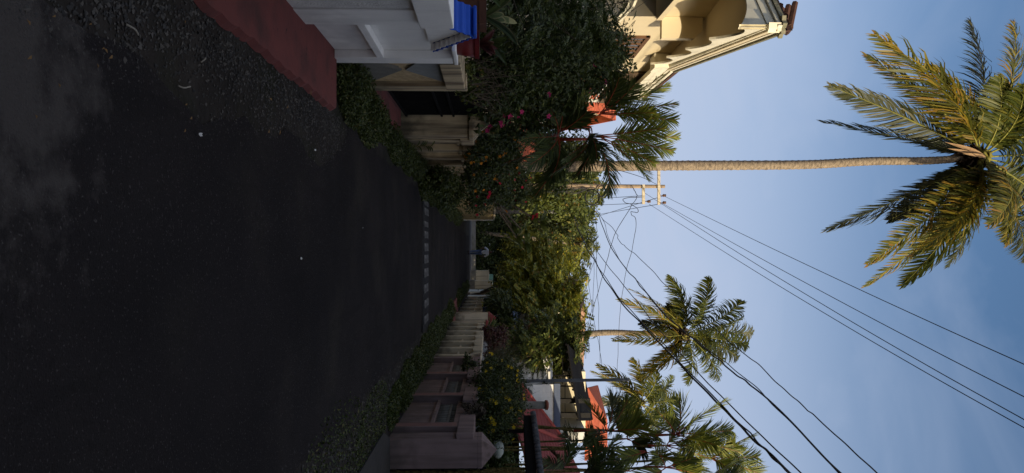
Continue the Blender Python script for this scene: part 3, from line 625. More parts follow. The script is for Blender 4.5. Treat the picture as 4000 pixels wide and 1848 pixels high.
pillar('cream gate pillar with red pyramid cap before the red driveway', 3.47,3.82,28.95,29.3,1.40,M['creamclean'],M['redpaint'],.32,.05,flat=.02)
pillar('plain cream gate pillar with red pyramid cap beyond the red driveway', 3.38,3.86,31.3,31.8,1.50,M['creamclean'],M['redpaint'],.34,.03,flat=.02)
panelwall('white wall with arched openings and navy cap stones far on the right', 1, 32.6, 45.5, 5, .75, 1.62, .42, M['creamclean'], M['navy'], M['cream'], pil=.35, capblocks=True, back=M['tan_rough'])
t = grp('gate', (4.1,47.5,0), 'tall white sheet gate leaf after the navy capped wall', 'gate'); MB().obox((3.93,46.3),(4.02,48.4),.08,.12,1.72).build('sheet', M['whitecl'], t)
t = grp('gate', (4.0,50,0), 'lower white sheet gate leaf with two dark slots', 'gate'); MB().obox((3.86,49.4),(3.9,51.8),.08,.1,1.40).build('sheet', M['whitecl'], t); MB().box(3.80,3.815,50.2,50.4,.72,.78).build('slot', M['dark'], t); MB().box(3.80,3.815,50.7,50.9,.72,.78).build('slot', M['dark'], t)
for i, (x, y, h, lb) in enumerate([(3.62,53.4,1.72,'round shouldered grey white pillar beyond the gates'), (3.05,57.5,1.45,'cracked whitewashed pillar with grey foot where the lanes meet')]):
    t = pillar(lb, x-.3,x+.3+.2*i,y,y+.5,h,M['creamclean'],M['creamclean'],.03,.04,flat=.05); MB().box(x-.33,x+.33+.2*i,y-.03,y+.53,0,.45).build('grey_base', M['greyconc'], t)
t = grp('shop_board', (3.6,60,0), 'pale green panel behind the far right pillars', 'board'); MB().box(3.2,4.4,60.2,60.3,.8,1.85).build('panel', M['greenpaint'], t); MB().box(3.3,3.38,60.22,60.28,0,.8).build('post', M['greenpaint'], t); MB().box(4.2,4.28,60.22,60.28,0,.8).build('post', M['greenpaint'], t)
# gate right of the pillar, its tiled canopy and a globe lamp
t = grp('gate', (3.7,10.5,0), 'black bar gate at the right frame edge beside the pink pillar', 'gate'); b = MB()
for i in range(16): x = 3.56+i*.11; b.box(x,x+.03,10.96,10.99,.12,1.5)
b.build('bars', M['dark'], t); b = MB()
for z in (.14,.45,.8,1.4): b.box(3.53,5.3,10.993,11.015,z,z+.05)
b.build('rails', M['dark'], t)
t = grp('gate_canopy', (3.5,10.8,0), 'dark sloping gate canopy edged with scalloped grey tiles', 'canopy')
a, c = at(2066,1622,12.2), at(2092,1862,10.2); d = c-a
MB().prism([a+Vector((0,0,-.09)), c+Vector((0,0,-.13)), c+Vector((.26,.1,-.13)), a+Vector((.26,.1,-.09))], (0,0,.15)).build('beam', M['dark'], t)
b = MB()
for i in range(17):
    q = a+d*((i+.5)/17)+Vector((.02,0,.075)); b.tube([q+Vector((-.10,-.02,-.01)), q+Vector((.24,.08,.05))], [.05,.045], 10)
b.build('ridge_tiles', mat('grey_mossy_tile', (.13,.13,.14), (.035,.035,.035), scale=8, bump=.5), t, smooth=True)
q = c+Vector((.15,.1,-.13)); MB().tube([(q.x,q.y,0),tuple(q)], .05, 8).build('post', M['dark'], t); q = a+Vector((.3,.1,-.09)); MB().tube([(q.x,q.y,0),tuple(q)], .035, 8).build('post', M['dark'], t)
t = grp('globe_lamp', (3.62,12.3,0), 'small white dome garden lamp behind the pink gate pillar', 'lamp')
q = at(1945,1752,12.3); MB().tube([(q.x,q.y,0),(q.x,q.y,q.z-.06)], .03, 8).build('lamp_post', M['dark'], t)
MB().ball((q.x,q.y,q.z),.17,14,.62).build('lamp_shade', mat('milky_plastic', (.42,.46,.42), (.36,.40,.36), rough=.4), t, smooth=True); MB().tube([(q.x-.17,q.y,q.z),(q.x+.17,q.y,q.z)], .012, 6).build('shade_band', M['steel'], t)
q = at(2054,1583,15.2)
t = grp('round_post', (q.x,q.y,0), 'rough grey round post with a terracotta cap above the yellow flowers', 'post')
zt = 1.55+(2130-1912)/F*15.2
MB().tube([(q.x,q.y,0),(q.x,q.y,zt*.5),(q.x,q.y,zt)], [.095,.088,.082], 14).build('shaft', M['greyconc'], t, smooth=True)
MB().tube([(q.x,q.y,zt),(q.x,q.y,zt+.05),(q.x,q.y,zt+.075)], [.108,.105,.06], 14).build('cap', M['terracotta'], t, smooth=True)
q = at(2200,1488,18.2)
t = grp('steel_pole', (q.x,q.y,0), 'slim dark grey steel pole standing before the white house', 'pole'); zt = at(2460,1482,18.2).z
MB().tube([(q.x+.02,q.y,0),(q.x+.01,q.y,1.6),(q.x,q.y,1.62),(q.x-.02,q.y,zt)], [.062,.058,.046,.038], 10).build('shaft', M['steel'], t, smooth=True)
z = at(2125,1488,18.2).z; MB().tube([(q.x,q.y-.05,z),(q.x+.05,q.y-.05,z+.03),(q.x+.05,q.y-.06,z+.09)], .02, 6).build('clamp', M['dark'], t)
# ================================================================== HOUSES
def tilemat(name, c1, c2, rows=3.2):
    m = mat(name, c1, c2, scale=2.5, bump=0, rough=.9, extra=[(tuple(x*.45 for x in c1), 1.1, (1,1,1), .5, .75, .6)])
    nt = m.node_tree; N = nt.nodes; K = nt.links.new; p = N['Principled BSDF']
    g_ = N.new('ShaderNodeTexCoord'); w1 = N.new('ShaderNodeTexWave'); w1.wave_type = 'BANDS'; w1.bands_direction = 'Z'; w1.wave_profile = 'SAW'; w1.inputs['Scale'].default_value = rows; w1.inputs['Distortion'].default_value = .6; w1.inputs['Detail'].default_value = 1; w1.inputs['Detail Scale'].default_value = 3
    w2 = N.new('ShaderNodeTexWave'); w2.bands_direction = 'DIAGONAL'; w2.inputs['Scale'].default_value = rows*.9
    K(g_.outputs['Object'], w1.inputs[0]); K(g_.outputs['Object'], w2.inputs[0])
    a = N.new('ShaderNodeMath'); a.operation = 'MULTIPLY_ADD'; a.inputs[1].default_value = .35; K(w2.outputs['Fac'], a.inputs[0]); K(w1.outputs['Fac'], a.inputs[2])
    b = N.new('ShaderNodeBump'); b.inputs['Strength'].default_value = 1; b.inputs['Distance'].default_value = .07; K(a.outputs[0], b.inputs['Height']); K(b.outputs[0], p.inputs['Normal']); return m
TR = tilemat('red_clay_tiles', (.23,.050,.048), (.17,.038,.038), 1.15); TO = tilemat('orange_clay_tiles', (.55,.13,.06), (.46,.10,.05), 2.2)
def slab(quads, th=.08):
    mb = MB()
    for q in quads: mb.prism([tuple(p) for p in q], (0,0,th))
    return mb
# --- big cream house on the left
H = grp('cream_house', (-6.5,17,0), 'two storey cream house with scalloped eave board on the left', 'house')
W0, W1, W2 = (-4.68,15.0), (-4.68,20.0), (-8.2,18.6)
MB().prism([(W0[0],W0[1],0),(W1[0],W1[1],0),(-9,20,0),(-9,19.4,0),(W2[0],W2[1],0)], (0,0,5.22)).build('lower_wall', M['housewall'], H)
MB().prism([(-4.682,15.05,5.221),(-4.682,20,5.221),(-9,20,5.221),(-9,15.6,5.221),(-8.0,14.9,5.221),(-4.86,12.9,5.221)], (0,0,1.10)).build('upper_wall', M['housewall'], H)
MB().prism([(-4.681,15.0,5.22),(-4.23,15.03,5.22),(-4.23,15.03,5.92),(-4.40,15.03,6.10),(-4.681,15.0,6.10)], (0,.16,0)).build('fin_bracket', M['housewall'], H)
MB().prism([(-4.86,12.9,5.10),(-4.55,13.4,5.10),(-4.60,15.0,5.10),(-4.75,15.0,5.10),(-8.0,15.1,5.10)], (0,0,.118)).build('string_course', M['housewall'], H)
b = MB(); b.prism([(-4.679,13.9,4.30),(-4.60,14.2,4.30),(-4.60,15.3,4.20),(-4.679,15.3,4.20)], (0,0,.05)); b.prism([(-4.679,13.9,4.42),(-4.62,14.2,4.42),(-4.62,15.3,4.32),(-4.679,15.3,4.32)], (0,0,.05)); b.build('ledge', M['houseband'], H)
E0, E1, E2, E3 = (-3.42,11.5), (-4.36,18.35), (-4.42,22.6), (-9.2,16.35)
zt = 6.17
def eave(pts, z, out):      # stepped moulding following the eave
    mb = MB()
    for i in range(len(pts)-1):
        a, c = Vector(pts[i]), Vector(pts[i+1]); d = (c-a).normalized(); n = Vector((d.y,-d.x))*(1)
        if n.x < 0 and n.y > 0: n = -n
        for (o0, o1, z0, z1) in out:
            mb.prism([(a.x-n.x*o1,a.y-n.y*o1,z+z0),(c.x-n.x*o1,c.y-n.y*o1,z+z0),(c.x-n.x*o0,c.y-n.y*o0,z+z0),(a.x-n.x*o0,a.y-n.y*o0,z+z0)], (0,0,z1-z0))
    return mb
# soffit slab and roof
MB().prism([(E0[0]+.03,E0[1]+.05,zt),(E1[0]+.03,E1[1],zt),(-9,18.35,zt),(-9.2,16.4,zt)], (0,0,.10)).build('soffit_slab', M['housewall'], H)
MB().prism([(E1[0]+.02,E1[1]+.002,zt+.02),(E2[0]+.02,E2[1],zt+.02),(-9,E2[1],zt+.02),(-9,E1[1]+.002,zt+.02)], (0,0,.10)).build('soffit_slab', M['houseband'], H)
def scallop(a, c, z, drop, amp, n, th=.07, slope=.0):      # hanging board with a scalloped lower edge
    a, c = Vector((a[0],a[1],z)), Vector((c[0],c[1],z)); pts = [a, c]; k = n*14
    for i in range(k, -1, -1):
        u = i/k; ph = (u*n) % 1; s = math.sin(math.pi*ph)**.8
        q = a.lerp(c, u); q.z = z-drop-amp*(1-s*(1 if int(u*n) % 3 != 1 else .75))-slope*u; pts.append(q)
    d = (c-a).normalized(); nn = Vector((-d.y, d.x, 0))*th; mb = MB(); m = len(pts)
    # strips instead of one concave polygon
    top = [a.lerp(c, i/k) for i in range(k+1)]; bot = pts[2:][::-1]
    for q in top+bot: mb.v.append(tuple(q))
    for q in top+bot: mb.v.append(tuple(q+nn))
    K_ = k+1
    for i in range(k):
        mb.f += [(i,K_+i,K_+i+1,i+1), (2*K_+i,2*K_+i+1,3*K_+i+1,3*K_+i), (K_+i,3*K_+i,3*K_+i+1,K_+i+1), (i,i+1,2*K_+i+1,2*K_+i)]
    return mb
FB = M['houseband']
scallop((E0[0]-.02,E0[1]+.04), (E1[0]-.02,E1[1]-.4), zt, .20, .32, 4, .045).build('scalloped_board', FB, H)
scallop((E3[0]+.05,E3[1]+.02), (E0[0]-.03,E0[1]+.06), zt, .20, .32, 4, .045).build('scalloped_board', FB, H)
eave([E0, E1], zt, [(0,.09,-.04,.10),(-.05,.09,.101,.17)]).build('eave_moulding', FB, H)
eave([E3, E0], zt, [(0,.09,-.038,.102),(-.05,.09,.103,.172)]).build('eave_moulding', FB, H)
eave([(E0[0],E0[1]), E1], zt, [(-.09,.2,.171,.24)]).build('gutter_edge', M['moss'], H)
eave([E3, E0], zt, [(-.09,.2,.173,.242)]).build('gutter_edge', M['moss'], H)
eave([(E1[0],E1[1]+.05), E2], zt-.02, [(0,.12,-.30,.12),(-.06,.2,.121,.20)]).build('eave_moulding', FB, H)
MB().box(E1[0]-.3,E1[0]+.06,E1[1]-.42,E1[1]+.1,zt-.42,zt-.05).build('corbel', FB, H)
rz = zt+.243
ap_ = [(-7.6,18.4,rz+1.75), (-7.6,22,rz+1.75)]
slab([[(E0[0]+.05,E0[1]-.05,rz),(E1[0]+.05,E1[1],rz),ap_[0]], [(E3[0],E3[1]-.05,rz+.001),(E0[0]+.05,E0[1]-.05,rz+.001),ap_[0]], [(E1[0]+.05,E1[1],rz),(E2[0]+.05,E2[1],rz),ap_[1],ap_[0]]], .09).build('roof', M['tile'], H)
b = MB()
for i in range(26):
    u = i/26; x = E0[0]+(E1[0]-E0[0])*u; y = E0[1]+(E1[1]-E0[1])*u; b.tube([(x-.02,y+.06,rz+.09),(x-.5,y+.25,rz+.26)], [.05,.05], 6)
for i in range(24):
    u = i/24; x = E0[0]+(E3[0]-E0[0])*u; y = E0[1]+(E3[1]-E0[1])*u; b.tube([(x-.03,y+.03,rz+.09),(x-.1,y+.6,rz+.26)], [.05,.05], 6)
b.build('eave_tiles', M['tile'], H)
# window with frame and muntins
wd = MB(); x = -4.678
wd.box(x,x+.05,16.42,16.52,3.3,5.28); wd.box(x,x+.05,18.22,18.32,3.3,5.28); wd.box(x,x+.052,16.42,18.32,5.20,5.30); wd.box(x,x+.05,17.0,17.07,3.3,5.2); wd.box(x,x+.05,17.65,17.72,3.3,5.2)
F_ = wd.build('window_frame', M['wood'], H)
g2 = MB()
for yy_ in (16.76,17.35,17.98): g2.box(x+.002,x+.035,yy_,yy_+.03,3.3,5.2)
for z in (3.7,4.2,4.72): g2.box(x+.003,x+.036,16.5,18.3,z,z+.035)
g2.build('muntins', M['wood'], F_); MB().box(x+.001,x+.012,16.5,18.25,3.3,5.2).build('pane', M['glass'], F_)
MB().box(-4.95,-4.62,20.01,24.5,5.35,6.25).build('porch_beam', mat('brown_beam', (.13,.085,.05), (.10,.065,.04), scale=1.5), H)
b = MB(); b.box(-4.72,-4.68,20.01,24.5,5.12,5.17); b.box(-4.72,-4.68,20.01,24.5,4.9,4.94); b.box(-4.72,-4.68,22.0,22.08,4.0,5.35); b.box(-4.75,-4.66,24.4,24.55,0,5.35); b.box(-4.71,-4.69,23.0,23.04,4.0,5.12); b.build('balcony_rail', M['whitecl'], H)
MB().box(-9,-4.66,20.01,24.5,3.6,3.85).build('balcony_floor', M['housewall'], H); MB().box(-9,-8.8,20.01,24.5,3.85,6.2).build('rear_wall', M['houseband'], H)
def hip(name, x0, x1, y0, y1, z, rise, m, parent, over=.4):
    x0 -= over; x1 += over; y0 -= over; y1 += over; cx, cy = (x0+x1)/2, (y0+y1)/2
    if x1-x0 > y1-y0: h = (y1-y0)/2; r0, r1 = (x0+h,cy,z+rise), (x1-h,cy,z+rise)
    else: h = (x1-x0)/2; r0, r1 = (cx,y0+h,z+rise), (cx,y1-h,z+rise)
    A, B, C, D = (x0,y0,z), (x1,y0,z), (x1,y1,z), (x0,y1,z); mb = MB()
    if x1-x0 > y1-y0: mb.prism([A,B,r1,r0], (0,0,.07)); mb.prism([B,C,r1], (0,0,.071)); mb.prism([C,D,r0,r1], (0,0,.07)); mb.prism([D,A,r0], (0,0,.071))
    else: mb.prism([A,B,r0], (0,0,.07)); mb.prism([B,C,r1,r0], (0,0,.071)); mb.prism([C,D,r1], (0,0,.07)); mb.prism([D,A,r0,r1], (0,0,.071))
    return mb.build(name, m, parent)
def winparts(H, x0, x1, y, z0, z1, fm='wood', axis='x'):
    b = MB(); q = .06
    if axis == 'x': b.box(x0,x0+q,y-.05,y,z0,z1); b.box(x1-q,x1,y-.05,y,z0,z1); b.box(x0+q,x1-q,y-.05,y,z1-q,z1); b.box(x0+q,x1-q,y-.05,y,z0,z0+q); b.box((x0+x1)/2-.02,(x0+x1)/2+.02,y-.045,y,z0+q,z1-q); pb = MB().box(x0+q,x1-q,y-.02,y-.001,z0+q,z1-q)
    else: b.box(y-.05,y,x0,x0+q,z0,z1); b.box(y-.05,y,x1-q,x1,z0,z1); b.box(y-.05,y,x0+q,x1-q,z1-q,z1); b.box(y-.05,y,x0+q,x1-q,z0,z0+q); b.box(y-.045,y,(x0+x1)/2-.02,(x0+x1)/2+.02,z0+q,z1-q); pb = MB().box(y-.02,y-.001,x0+q,x1-q,z0+q,z1-q)
    f = b.build('window', M[fm], H); pb.build('pane', M['glass'], f)
def house(label, x0, x1, y0, y1, h, rise, wm, rm, wins=(), over=.5):
    H = grp('house', ((x0+x1)/2,(y0+y1)/2,0), label, 'house'); MB().box(x0,x1,y0,y1,0,h).build('wall', wm, H)
    hip('roof', x0, x1, y0, y1, h+.002, rise, rm, H, over)
    for wv in wins: winparts(H, *wv)
    return H
H2 = grp('house', (-8,29.5,0), 'house with sunlit orange tile roof behind the cream house', 'house')
MB().box(-11,-5.3,27.2,33,0,4.9).build('wall', M['housewall'], H2); winparts(H2, -6.9, -5.9, 27.2, 2.6, 4.0)
MB().prism([(-5.4,27.2,4.9),(-5.4,33,4.9),(-5.4,30.1,6.75)], (.1,0,0)).build('gable_wall', M['housewall'], H2)
MB().prism([(-11.2,26.6,4.65),(-4.95,26.6,4.65),(-4.95,30.1,6.85),(-11.2,30.1,6.85)], (0,0,.09)).prism([(-11.2,30.101,6.85),(-4.95,30.101,6.85),(-4.95,33.6,4.65),(-11.2,33.6,4.65)], (0,0,.09)).build('roof', TO, H2)
house('low cream bungalow with orange tiles behind the left bushes', -7.5,-3.6,40,47,3.1,1.5,M['cream'],TO)
# --- white house on the right with balcony and layered red roofs
H = grp('white_house', (7.6,34,0), 'white balcony house with red tiled roofs and a black balcony canopy', 'house')
xa, xb, xc = at(2150,1392,32).x, at(2150,1502,32).x, at(2170,1712,32).x
MB().box(xb,xc,32,38,0,4.46).build('lower_wall', M['white'], H)
MB().box(xa,xb-.002,32.3,38,0,4.30).build('side_wall', M['white'], H)
MB().prism([(xa-.02,32.28,3.35),(xb-.002,32.28,2.7),(xb-.002,32.28,3.1),(xa-.02,32.28,3.75)], (0,-.12,0)).build('sloping_ledge', M['whitecl'], H)
b = MB()
for i in range(4): z = 3.55+i*.22; b.box(xb-.55,xb-.12,32.16,32.298,z,z+.10)
b.build('vent_fins', M['whitecl'], H)
MB().box(xb-.05,xc+.1,31.9,32.05,4.462,4.74).build('parapet_band', M['slate'], H); MB().box(xa,xb-.052,32.2,32.3,4.302,4.42).build('parapet_band', M['slate'], H)
MB().box(xb,xc+.4,35.0,38,4.462,6.3).build('upper_wall', mat('warm_white_wall', (.74,.66,.47), (.70,.62,.44), scale=1), H)
MB().box(xc-.35,xc+.3,32.3,34.998,4.462,5.9).build('upper_side_wall', M['whitecl'], H)
b = MB()
for py, w_ in ((1566,.20),(1622,.22)): q = at(2200,py,31.98); b.box(q.x-w_/2,q.x+w_/2,31.92,32.12,4.742,6.1)
b.build('balcony_column', M['darkint'], H)
b = MB()
for py in (1403,1416,1467,1509): q = at(2200,py,32.1); b.box(q.x-.03,q.x+.03,32.08,32.14,4.44,at(2224+(py-1345)*.15, py, 32.1).z)
b.build('canopy_post', M['dark'], H)
b = MB(); b.box(xa,xb,32.1,32.13,4.85,4.88); b.box(xa,xb,32.1,32.13,5.15,5.18); b.box(xb,xc,32.0,32.03,4.95,4.98); b.build('balcony_rail', M['dark'], H)
cq = [at(2214,1345,31.2), at(2258,1640,31.2), at(2312,1640,35.5), at(2298,1562,36), at(2268,1402,36)]
MB().prism([tuple(q) for q in cq], (0,0,.06)).build('balcony_canopy', M['dark'], H)
b = MB(); e0, e1 = cq[0], cq[1]; f0, f1 = cq[4], cq[2]
for i in range(11): u = i/10; p, q = e0.lerp(e1, u)-Vector((0,0,.04)), f0.lerp(f1, u)-Vector((0,0,.04)); b.tube([p,q], .045, 5)
b.build('canopy_ribs', M['dark'], H)
b = MB(); p0, p1, p2, p3 = at(2290,1515,36.2), at(2283,1800,36.2), at(2366,1640,40), at(2330,1505,43)
b.prism([tuple(p0),tuple(p1),tuple(at(2366,1750,40)),tuple(p2)], (0,0,.1)); b.prism([tuple(p0),tuple(p2),tuple(p3)], (0,0,.1)); b.build('upper_roof', TO, H)
rA, rB, rC, rD, rE = at(2003,1468,29.6), at(2001,1640,27.2), at(2200,1724,31.9), at(2044,1772,26.0), at(2285,1900,31.9)
rF = at(2060,1900,26.2)
mb = MB(); mb.prism([tuple(rA),tuple(rB),tuple(rC)], (0,0,.08)); mb.prism([tuple(rB),tuple(rD),tuple(rF),tuple(rE),tuple(rC)], (0,0,.081)); mb.build('lower_roof', TR, H)
MB().tube([rB+Vector((0,0,.1)), rC+Vector((0,0,.1))], .09, 8).build('hip_ridge', M['redtile'], H)
MB().tube([rA+Vector((0,0,.1)), rC+Vector((0,0,.1))], .07, 8).build('hip_ridge', M['redtile'], H)
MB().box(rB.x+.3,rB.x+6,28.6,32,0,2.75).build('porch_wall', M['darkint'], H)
MB().box(rB.x+.2,rB.x+.42,27.6,27.8,0,2.6).build('porch_post', M['whitecl'], H)
q0, q1, q2, q3 = at(2021,1355,35), at(2021,1470,33), at(2095,1420,36), at(2093,1362,37)
mb = MB(); mb.prism([tuple(q0),tuple(q1),tuple(q2),tuple(q3)], (0,0,.08)); mb.build('side_roof', TR, H)
t = grp('air_conditioner', tuple(at(2045,1536,31.5)), 'white air conditioner box on the wall above the red roof', 'air conditioner')
a, c = at(2043,1509,31.6), at(2083,1563,31.6)
MB().box(a.x,c.x,31.6,31.95,a.z,c.z).build('casing', M['whitecl'], t, bevel=.01); q = (a+c)/2; MB().tube([(q.x,31.57,q.z),(q.x,31.598,q.z)], .19, 18).build('fan_grille', M['greyconc'], t)
# --- small house with the blue striped awning
H = grp('house', (4.9,38,0), 'small cream house with blue and white striped awning behind the pillars', 'house')
MB().box(4.2,8.5,37.6,42,0,3.6).build('wall', M['whitecl'], H)
b = MB(); b.box(4.35,5.15,37.5,37.598,1.9,2.75); winf = b.build('window', M['darkint'], H); b = MB(); b.box(4.30,4.38,37.44,37.6,1.85,2.8); b.box(5.12,5.2,37.44,37.6,1.85,2.8); b.box(4.38,5.12,37.44,37.5,2.72,2.8); b.build('frame', M['white'], winf)
sm = mat('blue_striped_sheet', (.20,.27,.42), (.15,.20,.33), scale=2)
nt = sm.node_tree; N = nt.nodes; K = nt.links.new; tcx = N.new('ShaderNodeTexCoord'); wv = N.new('ShaderNodeTexWave'); wv.bands_direction = 'X'; wv.inputs['Scale'].default_value = 2.6; K(tcx.outputs['Object'], wv.inputs[0])
rr_ = N.new('ShaderNodeValToRGB'); rr_.color_ramp.interpolation = 'CONSTANT'; rr_.color_ramp.elements[0].color = (.04,.06,.15,1); rr_.color_ramp.elements[1].color = (.30,.38,.55,1); rr_.color_ramp.elements[1].position = .4; K(wv.outputs['Fac'], rr_.inputs[0]); K(rr_.outputs[0], N['Principled BSDF'].inputs['Base Color'])
a0, a1, a2, a3 = at(2003,1215,36.4), at(2003,1318,36.4), at(2046,1325,38.2), at(2034,1222,38.2)
MB().prism([tuple(a0),tuple(a1),tuple(a2),tuple(a3)], (0,0,.05)).build('awning', sm, H)
hip('roof', 4.2, 8.5, 37.6, 42, 3.602, 1.2, TO, H, .4)
# --- distant pale block with salmon roof slab
H = grp('apartment_house', (7.6,64,0), 'distant pale house with flat salmon roof slab above the trees', 'house')
Y0 = 62; L0, L1, L2 = at(2250,1118,64), at(2250,1206,60.5), at(2250,1400,62.5)
zt0 = at(2272,1206,60.5).z; zt1 = at(2291,1206,60.5).z
wallp = [(L0.x+.3,66,0),(L1.x+.3,62,0),(L2.x,63.4,0),(L2.x,72,0),(L0.x+.3,72,0)]
MB().prism(wallp, (0,0,zt0-.002)).build('wall', mat('pale_yellow_wall', (.55,.49,.35), (.48,.43,.31), scale=.6, extra=[((.25,.22,.17), .6, (3,3,.5), .5, .8, .5)]), H)
MB().prism([(L0.x-.4,66,zt0),(L1.x,60.8,zt0),(L2.x+1,62.5,zt0),(L2.x+1,73,zt0),(L0.x-.4,73,zt0)], (0,0,zt1-zt0)).build('roof', mat('salmon_slab', (.40,.23,.16), (.33,.19,.13), scale=1), H)
for py, px in ((1150,2235),(1236,2240),(1340,2225)):
    q = at(px, py, 61.2 if py != 1150 else 63.2); yb = {1150:63.2,1236:61.9,1340:62.7}[py]
    f = MB().box(q.x-.55,q.x+.55,yb-.06,yb+.6,q.z-.55,q.z+.55).build('window', M['darkint'], H); MB().box(q.x-.65,q.x+.65,yb-.2,yb-.065,q.z+.55,q.z+.66).build('sunshade', M['whitecl'], f)
# ================================================================== POLES
def epole(label, x, y, h, r0, r1, arms, m, group='roadside electricity poles'):
    t = grp('electricity_pole', (x,y,0), label, 'electricity pole', group)
    MB().tube([(x,y,0),(x,y,h*.5),(x,y,h)], [r0,(r0+r1)/2,r1], 10).build('shaft', m, t, smooth=True)
    for (z, xl, xr, ins) in arms:
        MB().box(x-xl,x+xr,y-r1-.075,y-r1-.005,z-.05,z+.05).build('crossarm', M['creamclean'], t)
        for ix, up in ins:
            i = MB(); q = x+ix
            i.tube([(q,y-r1-.04,z+.02*up),(q,y-r1-.04,z+.16*up)], .012, 6); i.tube([(q,y-r1-.04,z+.14*up),(q,y-r1-.04,z+.18*up),(q,y-r1-.04,z+.21*up),(q,y-r1-.04,z+.26*up)], [.03,.06,.045,.05], 10); i.build('insulator', M['wood'] if up > 0 else M['cream'], t, smooth=True)
    return t
P1x = at(2400,728,26).x; h1 = at(2597,735,26).z
za, zb = at(2571,735,26).z, at(2511,735,26).z
epole('tall sunlit concrete pole with two crossarms left of the lane', P1x, 26, h1, .135, .060, [(za,.56,.68,((.34,1),(.60,1))), (zb,.06,.66,((.56,1),))], M['concrete'])
P2x = at(2000,828,46).x; h2 = at(2228,824,46).z
t2 = epole('tapering grey concrete pole with yellow number plate', P2x, 46, h2, .16, .09, [], M['greyconc'])
MB().tube([(P2x,45.79,2.62),(P2x,45.83,2.62)], .115, 20).build('number_plate', M['fl_orange'], t2)
fc = bpy.data.curves.new('plate_text', 'FONT'); fc.body = '24'; fc.size = .15; fc.extrude = .004; fc.align_x = 'CENTER'; fc.align_y = 'CENTER'
fo = bpy.data.objects.new('plate_text', fc); col.objects.link(fo); dg = bpy.context.evaluated_depsgraph_get(); me_ = bpy.data.meshes.new_from_object(fo.evaluated_get(dg)); bpy.data.objects.remove(fo)
me_.materials.clear(); me_.materials.append(M['dark']); fo = bpy.data.objects.new('plate_number', me_); col.objects.link(fo); fo.parent = t2; fo.location = (0,-.216,2.62); fo.rotation_euler = (math.pi/2,0,0)
q3 = at(2080,838,66)
epole('farthest small electricity pole with one crossarm', q3.x, 66, at(2135,838,66).z, .12, .08, [(at(2128,838,66).z,.5,.9,((.3,1),(.75,1)))], M['greyconc'])
for i, (px, py, r, lb) in enumerate([(2314,770,.27,'larger black cable coil hanging beside the tall concrete pole'), (2350,747,.19,'smaller black cable coil lying against the tall concrete pole')]):
    c = at(px, py, 25.8); b = MB()
    for k in range(3): b.tube([c+Vector((math.cos(a*math.pi/12)*r*(1+.04*k), .03*k, math.sin(a*math.pi/12)*r*(1-.05*k)*(1 if i == 0 else .8))) for a in range(25)], .016, 6)
    tag(b.build('cable_coil', M['wire']), lb, 'cable coil')
b = MB()
for k in range(7):
    pts = [at(2100+random.uniform(-15,15), 735+k*3, 25.85)]
    for j in range(1, 6): pts.append(at(2100+j*38+random.uniform(-12,12), 735+random.uniform(-6,16)+k*1.5, 25.85))
    pts.append(at(2280+k*8, 738+k*4, 25.85)); b.tube(wirepts(pts, 5), .012, 5)
tag(b.build('cable_tangle', M['wire']), 'tangle of thin black cables down the front of the tall concrete pole', 'cable')
# ================================================================== WIRES  (px, py, Y)
W = lambda a, c, ya, yb, sag, n=4: [(a[0]+(c[0]-a[0])*i/n-sag*4*(i/n)*(1-i/n), a[1]+(c[1]-a[1])*i/n, ya*yb/(yb+(ya-yb)*(i/n))) for i in range(n+1)]
pxwire(W((2598,768),(4020,1432),26,8.4,18), .007, 'topmost single black line falling from the tall pole to the lower right', 'power_line')
pxwire(W((2592,797),(4020,1560),26,8.2,22), .007, 'second black line from the top of the tall pole', 'power_line')
pxwire(W((2520,755),(4020,1650),26,8.0,34), .007, 'third black line from the lower crossarm of the tall pole', 'power_line')
pxwire(W((2535,797),(4020,1682),26,8.1,30), .007, 'lowest of the four long lines from the tall pole', 'power_line')
def kinky(pts, amp=3):
    P = wirepts([Vector((a, b, c)) for a, b, c in pts], 5); return [(p.x+random.uniform(-amp,amp), p.y+random.uniform(-amp,amp), p.z) for p in P]
main = [(2236,806,45),(2250,880,38),(2300,980,31),(2420,1170,22.5),(2620,1385,16.5),(2800,1570,13.4),(2960,1730,11.5),(3105,1870,10.2)]
pxwire(kinky(main), .020, 'thick black bundled cable sagging across the lane', 'bundled_cable', group='sagging bundled cables')
pxwire(kinky([(a+3,b-5,c) for a,b,c in main],4), .013, 'thinner cable twisted along the thick sagging bundle', 'bundled_cable', group='sagging bundled cables')
pxwire(kinky([(2260,850,38),(2330,975,30),(2440,1120,23.5),(2640,1360,17),(2860,1590,13.2),(3150,1868,10.2)]), .012, 'thin cable just above the thick sagging bundle', 'bundled_cable', group='sagging bundled cables')
pxwire(kinky([(2340,840,34),(2390,975,29),(2480,1090,24.5),(2600,1230,20),(2740,1350,17),(2860,1450,15),(3000,1560,13.4),(3300,1868,10.6)]), .017, 'middle cable crossing the palm crown on the right', 'bundled_cable', group='sagging bundled cables')
pxwire(kinky([(2350,850,34),(2410,1000,28),(2500,1110,23.8),(2640,1265,19.2),(2780,1375,16.4),(2960,1520,13.9),(3295,1868,10.9)]), .010, 'thin companion of the middle cable on the right', 'bundled_cable', group='sagging bundled cables')
pxwire(kinky([(2330,815,36),(2352,850,34),(2405,905,32),(2425,950,30.5),(2500,1010,28.5),(2650,1160,24),(2810,1300,20),(2960,1425,17),(3120,1570,14.4),(3220,1660,13),(3450,1868,10.8)]), .012, 'uppermost kinked cable of the sagging group', 'bundled_cable', group='sagging bundled cables')
pxwire(kinky([(2475,735,26.0),(2478,745,25.8),(2488,768,25.5),(2470,800,27),(2400,920,30),(2360,1060,33),(2320,1200,36),(2290,1340,38),(2262,1440,40)],1.5), .012, 'loose service wire slanting from the tall pole to the right house', 'service_wire')
